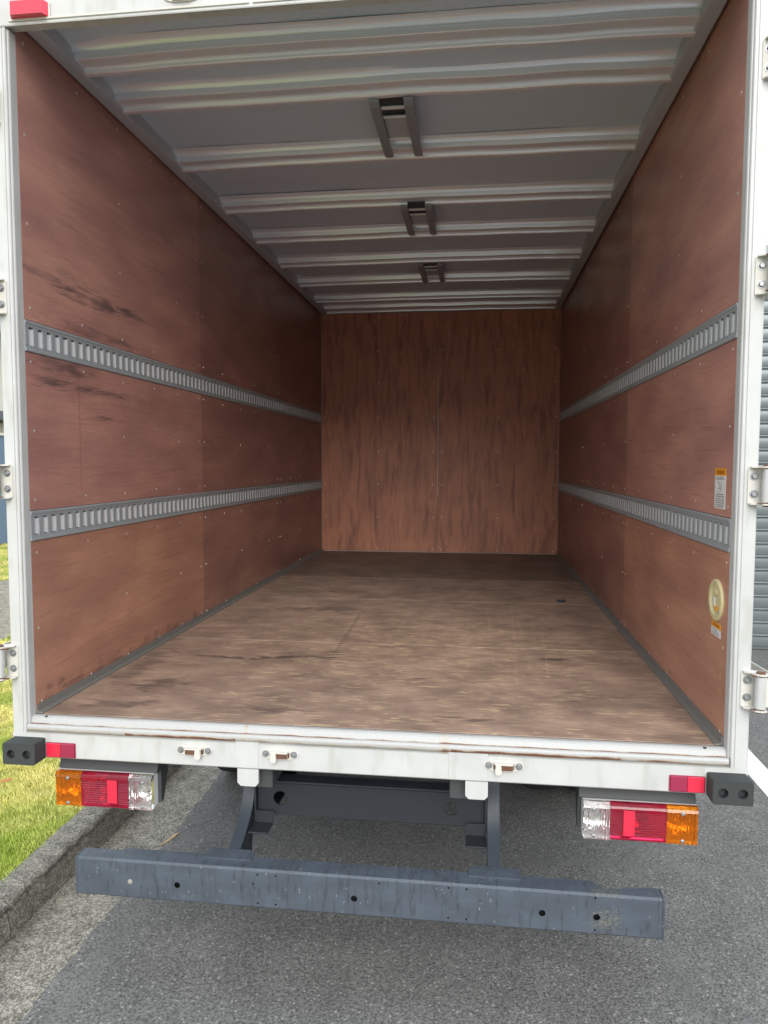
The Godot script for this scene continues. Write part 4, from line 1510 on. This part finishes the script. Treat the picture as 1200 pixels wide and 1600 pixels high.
		# wooden packing between rail and floor
		box_part("packing", Vector3(s * 0.352 - 0.028, 0.6625, -4.3), Vector3(s * 0.352 + 0.028, 0.7945, -0.16), 0.002, M.housing, truck)
		# lug under the beam foot
		box_part("floor_bracket", Vector3(s * 0.30 - 0.03, 0.66, -0.12), Vector3(s * 0.30 + 0.03, 0.736, 0.0), 0.003, M.housing, truck)
	# crossmember between the rails, with its round openings
	var cm := CSGBox3D.new()
	cm.name = "crossmember"
	cm.size = Vector3(0.752, 0.102, 0.006)
	cm.position = Vector3(0, 0.536, -0.2)
	cm.material = M.black_metal
	for x in [-0.30, 0.27]:
		var hole := CSGCylinder3D.new()
		hole.radius = 0.024
		hole.height = 0.05
		hole.sides = 24
		csg(hole, "hole", Vector3(x, 0.0, 0))
		hole.rotation_degrees = Vector3(90, 0, 0)
		cm.add_child(hole)
	truck.add_child(cm, true)
	box_part("crossmember_flange", Vector3(-0.376, 0.5875, -0.26), Vector3(0.376, 0.5935, -0.197), 0.002, M.bracket, truck)
	box_part("crossmember_flange", Vector3(-0.376, 0.4785, -0.26), Vector3(0.376, 0.4845, -0.197), 0.002, M.black_metal, truck)
	for z in [-0.62, -1.5, -2.6, -3.8]:
		box_part("floor_joist", Vector3(-1.03, 0.70, z - 0.03), Vector3(1.03, 0.7945, z + 0.03), 0.0, M.black_metal, truck)
	for s in [-1.0, 1.0]:
		# gusset plates at the ends of the rails
		var st := mesh_tool()
		add_box(st, Vector3(s * 0.35 - 0.033, 0.458, -0.172), Vector3(s * 0.35 + 0.033, 0.4635, -0.10), 0.0015)
		add_box(st, Vector3(s * 0.35 - 0.033, 0.4636, -0.178), Vector3(s * 0.35 + 0.033, 0.50, -0.1725), 0.0015)
		part("gusset", st, M.black_metal, truck)
	# rear axle with twin tyres
	var ax := mesh_tool()
	add_lathe(ax, Vector3(-0.9, 0.385, -1.66), Vector3.RIGHT, [Vector2(0, 0), Vector2(0.05, 0), Vector2(0.05, 1.8), Vector2(0, 1.8)], 16)
	part("rear_axle", ax, M.black_metal, truck)
	for x in [-0.895, -0.675, 0.675, 0.895]:
		var w := Node3D.new()
		w.name = "wheel"
		truck.add_child(w, true)
		w.position = Vector3(x, 0.385, -1.66)
		var st := mesh_tool()
		add_lathe(st, Vector3(-0.1, 0, 0), Vector3.RIGHT, [Vector2(0.22, 0.0), Vector2(0.33, 0.0), Vector2(0.368, 0.012), Vector2(0.383, 0.034), Vector2(0.385, 0.06), Vector2(0.385, 0.14), Vector2(0.383, 0.166), Vector2(0.368, 0.188), Vector2(0.33, 0.2), Vector2(0.22, 0.2)], 48)
		part("tyre", st, M.tyre, w)
		st = mesh_tool()
		add_lathe(st, Vector3(-0.09, 0, 0), Vector3.RIGHT, [Vector2(0.0, 0.06), Vector2(0.12, 0.06), Vector2(0.2, 0.0), Vector2(0.225, 0.0), Vector2(0.225, 0.18), Vector2(0.2, 0.18), Vector2(0.12, 0.12), Vector2(0, 0.12)], 24)
		part("rim", st, M.bolt, w)
	for s in [-1.0, 1.0]:
		box_part("mudguard", Vector3(s * 0.785 - 0.225, 0.772, -2.1), Vector3(s * 0.785 + 0.225, 0.784, -1.2), 0.003, M.housing, truck)


func build_wall_fittings() -> void:
	# socket plate on the right wall
	var s := Node3D.new()
	s.name = "wall_socket"
	truck.add_child(s, true)
	s.position = Vector3(HW, 1.2585, -0.097)
	s.set_meta("label", "round cream plastic fitting on the right wall")
	var st := mesh_tool()
	add_lathe(st, Vector3.ZERO, Vector3(-1, 0, 0), [Vector2(0.0615, 0.0), Vector2(0.0615, 0.004), Vector2(0.058, 0.007), Vector2(0.044, 0.0075), Vector2(0.039, 0.0025), Vector2(0.0, 0.002)], 40)
	part("face_plate", st, M.cream_plastic, s)
	st = mesh_tool()
	add_box(st, Vector3(-0.008, -0.018, -0.016), Vector3(-0.002, 0.008, 0.002), 0.0012)
	part("switch_block", st, M.cream_wall, s)
	st = mesh_tool()
	add_box(st, Vector3(-0.0075, -0.030, 0.002), Vector3(-0.0021, -0.016, 0.022), 0.001)
	part("tag", st, M.orange_plastic, s)
	st = mesh_tool()
	add_lathe(st, Vector3(-0.002, 0.022, 0.004), Vector3(-1, 0, 0), [Vector2(0.010, 0.0), Vector2(0.009, 0.005), Vector2(0, 0.006)], 14)
	part("knob", st, M.cream_plastic, s)
	for e in [[0.051, 0.002], [-0.028, -0.043], [-0.03, 0.042]]:
		st = mesh_tool()
		add_dome(st, Vector3(-0.0072, e[0], e[1]), Vector3(-1, 0, 0), 0.0035)
		part("screw", st, M.bolt, s)
	# two printed stickers
	for r in [[1.525, 1.642, -0.147, -0.053, true, 5], [1.152, 1.193, -0.138, -0.054, false, 6]]:
		map_uv(Vector3(0, r[1], r[2]), Vector3(0, 0, 1.0 / (r[3] - r[2])), Vector3(0, -1.0 / (r[1] - r[0]), 0))
		var o := box_part("sticker", Vector3(HW - 0.0007, r[0], r[2]), Vector3(HW + 0.0008, r[1], r[3]), 0.0, textured(sticker_texture(r[4], r[5]), 0.35), truck)
		o.set_meta("label", "tall orange and white notice sticker on the right wall" if r[4] else "small orange and white sticker below the socket")
	rng.seed = 815


# ------------------------------------------------------------------ what stands round about
func build_surroundings() -> void:
	# ribbed sheet metal wall ahead on the right
	var shed := thing("metal_shed", "grey ribbed metal shed standing past the right side of the truck", "shed", Vector3(2.5, 0, -4.65))
	box_part("body", Vector3(-0.1, 0.0, -3.0), Vector3(3.6, 3.52, -0.022), 0.01, M.grey_sheet, shed)
	var pitch := 0.117
	var st := mesh_tool()
	var prof := PackedVector2Array()
	for k in 9:
		var t := float(k) / 8.0
		prof.append(Vector2(pitch * 0.80 * t, 0.006 + 0.004 * sin(PI * t)))
	for q in [Vector2(pitch * 0.84, 0.012), Vector2(pitch * 0.88, 0.019), Vector2(pitch * 0.92, 0.019), Vector2(pitch * 0.96, 0.012), Vector2(pitch * 0.999, 0.006), Vector2(pitch * 0.999, 0.0), Vector2(0, 0)]:
		prof.append(q)
	add_extrusion(st, prof, Vector3(-0.1, 0, -0.0215), Vector3.UP, Vector3(0, 0, 1), Vector3(3.7, 0, 0), true, true)
	st.generate_normals()
	var slat := st.commit()
	for k in 29:
		share("slat", slat, M.grey_sheet, shed, Transform3D(Basis.IDENTITY, Vector3(0, 0.03 + pitch * k, 0)))

	# blue-grey board fence and a cream house beyond the footpath
	var fence := thing("board_fence", "blue-grey upright board fence behind the lawn on the left", "fence", Vector3(-8.4, 0.1, -10.0))
	for k in 46:
		var z := 4.6 - 0.2 * k
		box_part("board", Vector3(-0.012 + 0.008 * (k % 2), 0.03, z - 0.197), Vector3(0.012 + 0.008 * (k % 2), 2.03, z), 0.003, M.fence_blue, fence)
	for z in [4.0, 1.8, -0.4, -2.6, -4.2]:
		box_part("post", Vector3(-0.11, 0.0, z - 0.05), Vector3(-0.014, 2.0, z + 0.05), 0.004, M.dark_trim, fence)
	box_part("cap_rail", Vector3(-0.04, 2.031, -4.62), Vector3(0.055, 2.075, 4.62), 0.004, M.cream_wall, fence)

	var house := thing("house", "cream house with dark eave seen over the fence on the left", "house", Vector3(-11.0, 0.1, -12.5))
	box_part("wall", Vector3(-6, 0, -6), Vector3(0, 2.5, 6), 0.02, M.cream_wall, house)
	box_part("upper_wall", Vector3(-6, 2.72, -6), Vector3(-0.3, 4.6, 6), 0.02, M.cream_wall, house)
	box_part("eave", Vector3(-6.2, 2.5, -6.2), Vector3(0.5, 2.72, 6.2), 0.02, M.dark_trim, house)
	st = mesh_tool()
	add_extrusion(st, PackedVector2Array([Vector2(-6.6, 0), Vector2(0.2, 0), Vector2(0.2, 0.12), Vector2(-3.2, 1.5), Vector2(-6.6, 0.12)]), Vector3(0, 4.6, -6.4), Vector3.RIGHT, Vector3.UP, Vector3(0, 0, 12.8))
	part("roof", st, M.roof, house)
	for z in [-3.5, 0.0, 3.5]:
		var wdw := box_part("window", Vector3(-0.31, 3.0, z - 0.7), Vector3(-0.26, 4.1, z + 0.7), 0.01, M.white, house)
		box_part("pane", Vector3(-0.27, 3.06, z - 0.64), Vector3(-0.255, 4.04, z + 0.64), 0.0, M.window, wdw)

	# bits on the ground
	st = mesh_tool()
	add_extrusion(st, PackedVector2Array([Vector2(-0.055, 0.0), Vector2(-0.02, 0.006), Vector2(0.03, 0.008), Vector2(0.06, 0.002), Vector2(0.03, -0.004), Vector2(-0.02, -0.004)]), Vector3.ZERO, Vector3.RIGHT, Vector3(0, 0, 1), Vector3(0, 0.003, 0))
	var leaf := part("dry_leaf", st, M.dry)
	leaf.position = Vector3(-0.985, -0.001, -0.86)
	leaf.rotation_degrees = Vector3(0, 68, 6)
	tag(leaf, "narrow straw coloured dry leaf at the edge of the asphalt", "leaf")
	st = mesh_tool()
	add_extrusion(st, PackedVector2Array([Vector2(-0.03, 0.0), Vector2(-0.012, 0.012), Vector2(0.012, 0.014), Vector2(0.032, 0.003), Vector2(0.010, -0.010), Vector2(-0.014, -0.009)]), Vector3.ZERO, Vector3.RIGHT, Vector3(0, 0, 1), Vector3(0, 0.002, 0))
	var leaf2 := part("fallen_leaf", st, M.leaf)
	leaf2.position = Vector3(-1.87, 0.142, -1.03)
	leaf2.rotation_degrees = Vector3(8, 20, 10)
	tag(leaf2, "small rust coloured fallen leaf lying on the grass", "leaf")
	st = mesh_tool()
	add_extrusion(st, PackedVector2Array([Vector2(-0.016, 0.0), Vector2(-0.009, 0.010), Vector2(0.008, 0.012), Vector2(0.018, 0.004), Vector2(0.012, -0.009), Vector2(-0.008, -0.011)]), Vector3.ZERO, Vector3.RIGHT, Vector3(0, 0, 1), Vector3(0, 0.003, 0))
	var tar := part("tar_lump", st, M.tyre)
	tar.position = Vector3(0.68, 0.0005, 0.02)
	tag(tar, "flat black lump of tar on the asphalt below the bumper", "tar lump")


func build_grass() -> void:
	var grass := Node3D.new()
	grass.name = "grass"
	grass.set_meta("kind", "stuff")
	grass.set_meta("label", "short yellow green grass growing behind the kerb")
	grass.set_meta("category", "grass")
	add_child(grass)
	# a tuft: bent blades of two faces each
	var tufts := []
	for v in 3:
		var st := mesh_tool()
		for k in 11:
			var t := rng.randf() * TAU
			var o := Vector3(rng.randf_range(-0.5, 0.5), 0, rng.randf_range(-0.5, 0.5)) * 0.04
			var lean := Vector3(cos(t), 0, sin(t)) * rng.randf_range(0.008, 0.032)
			var h := rng.randf_range(0.018, 0.046)
			var side := Vector3(-sin(t + 0.6), 0, cos(t + 0.6)) * rng.randf_range(0.0011, 0.0019)
			var a := o - side
			var b := o + side
			var c := o + lean * 0.35 + Vector3(0, h * 0.62, 0)
			var d := o + lean + Vector3(0, h, 0)
			tri_n(st, a, b, c + side * 0.8, Vector3.UP + lean * 10)
			tri_n(st, a, c + side * 0.8, c - side * 0.8, Vector3.UP + lean * 10)
			tri_n(st, c - side * 0.8, c + side * 0.8, d, Vector3.UP + lean * 10)
		st.generate_normals()
		tufts.append(st.commit())
	var nz := FastNoiseLite.new()
	nz.seed = 21
	nz.frequency = 1.6
	nz.fractal_octaves = 3
	var edge := FastNoiseLite.new()
	edge.seed = 22
	edge.frequency = 5.0
	for v in 3:
		var mm := MultiMesh.new()
		mm.transform_format = MultiMesh.TRANSFORM_3D
		mm.use_colors = true
		mm.mesh = tufts[v]
		var spots := []
		for k in 16000:
			var z := 0.6 - 4.2 * rng.randf()
			var reach := clampf(1.5 - z * 0.75, 1.4, 4.0)
			var x := -1.375 - reach * pow(rng.randf(), 1.2)
			if x > -3.72:
				spots.append(Vector3(x, 0.104, z))
		for k in 15000:
			var z := -2.5 - 14.0 * rng.randf()
			var reach := 1.4 - z * 0.7
			var x := -1.375 - reach * rng.randf()
			if x > -3.72 or x < -5.74:
				spots.append(Vector3(x, 0.104, z))
		mm.instance_count = spots.size()
		for i in spots.size():
			var p: Vector3 = spots[i]
			if p.x > -1.42:
				p.x += edge.get_noise_1d(p.z) * 0.03
			var s := rng.randf_range(0.75, 1.25) * (1.0 if p.z > -3.5 else 1.5)
			mm.set_instance_transform(i, Transform3D(Basis(Vector3.UP, rng.randf() * TAU).scaled(Vector3(s, s * rng.randf_range(0.4, 0.75), s)), p))
			var dry := clampf(0.6 + nz.get_noise_2d(p.x, p.z) * 1.3 + rng.randf_range(-0.25, 0.25), 0.0, 1.0)
			var g := Vector3(0.36, 0.46, 0.06).lerp(Vector3(0.80, 0.72, 0.27), dry) * rng.randf_range(0.8, 1.25)
			mm.set_instance_color(i, Color(g.x, g.y, g.z))
		var mi := MultiMeshInstance3D.new()
		mi.name = "blades"
		mi.multimesh = mm
		mi.material_override = M.grass
		grass.add_child(mi, true)
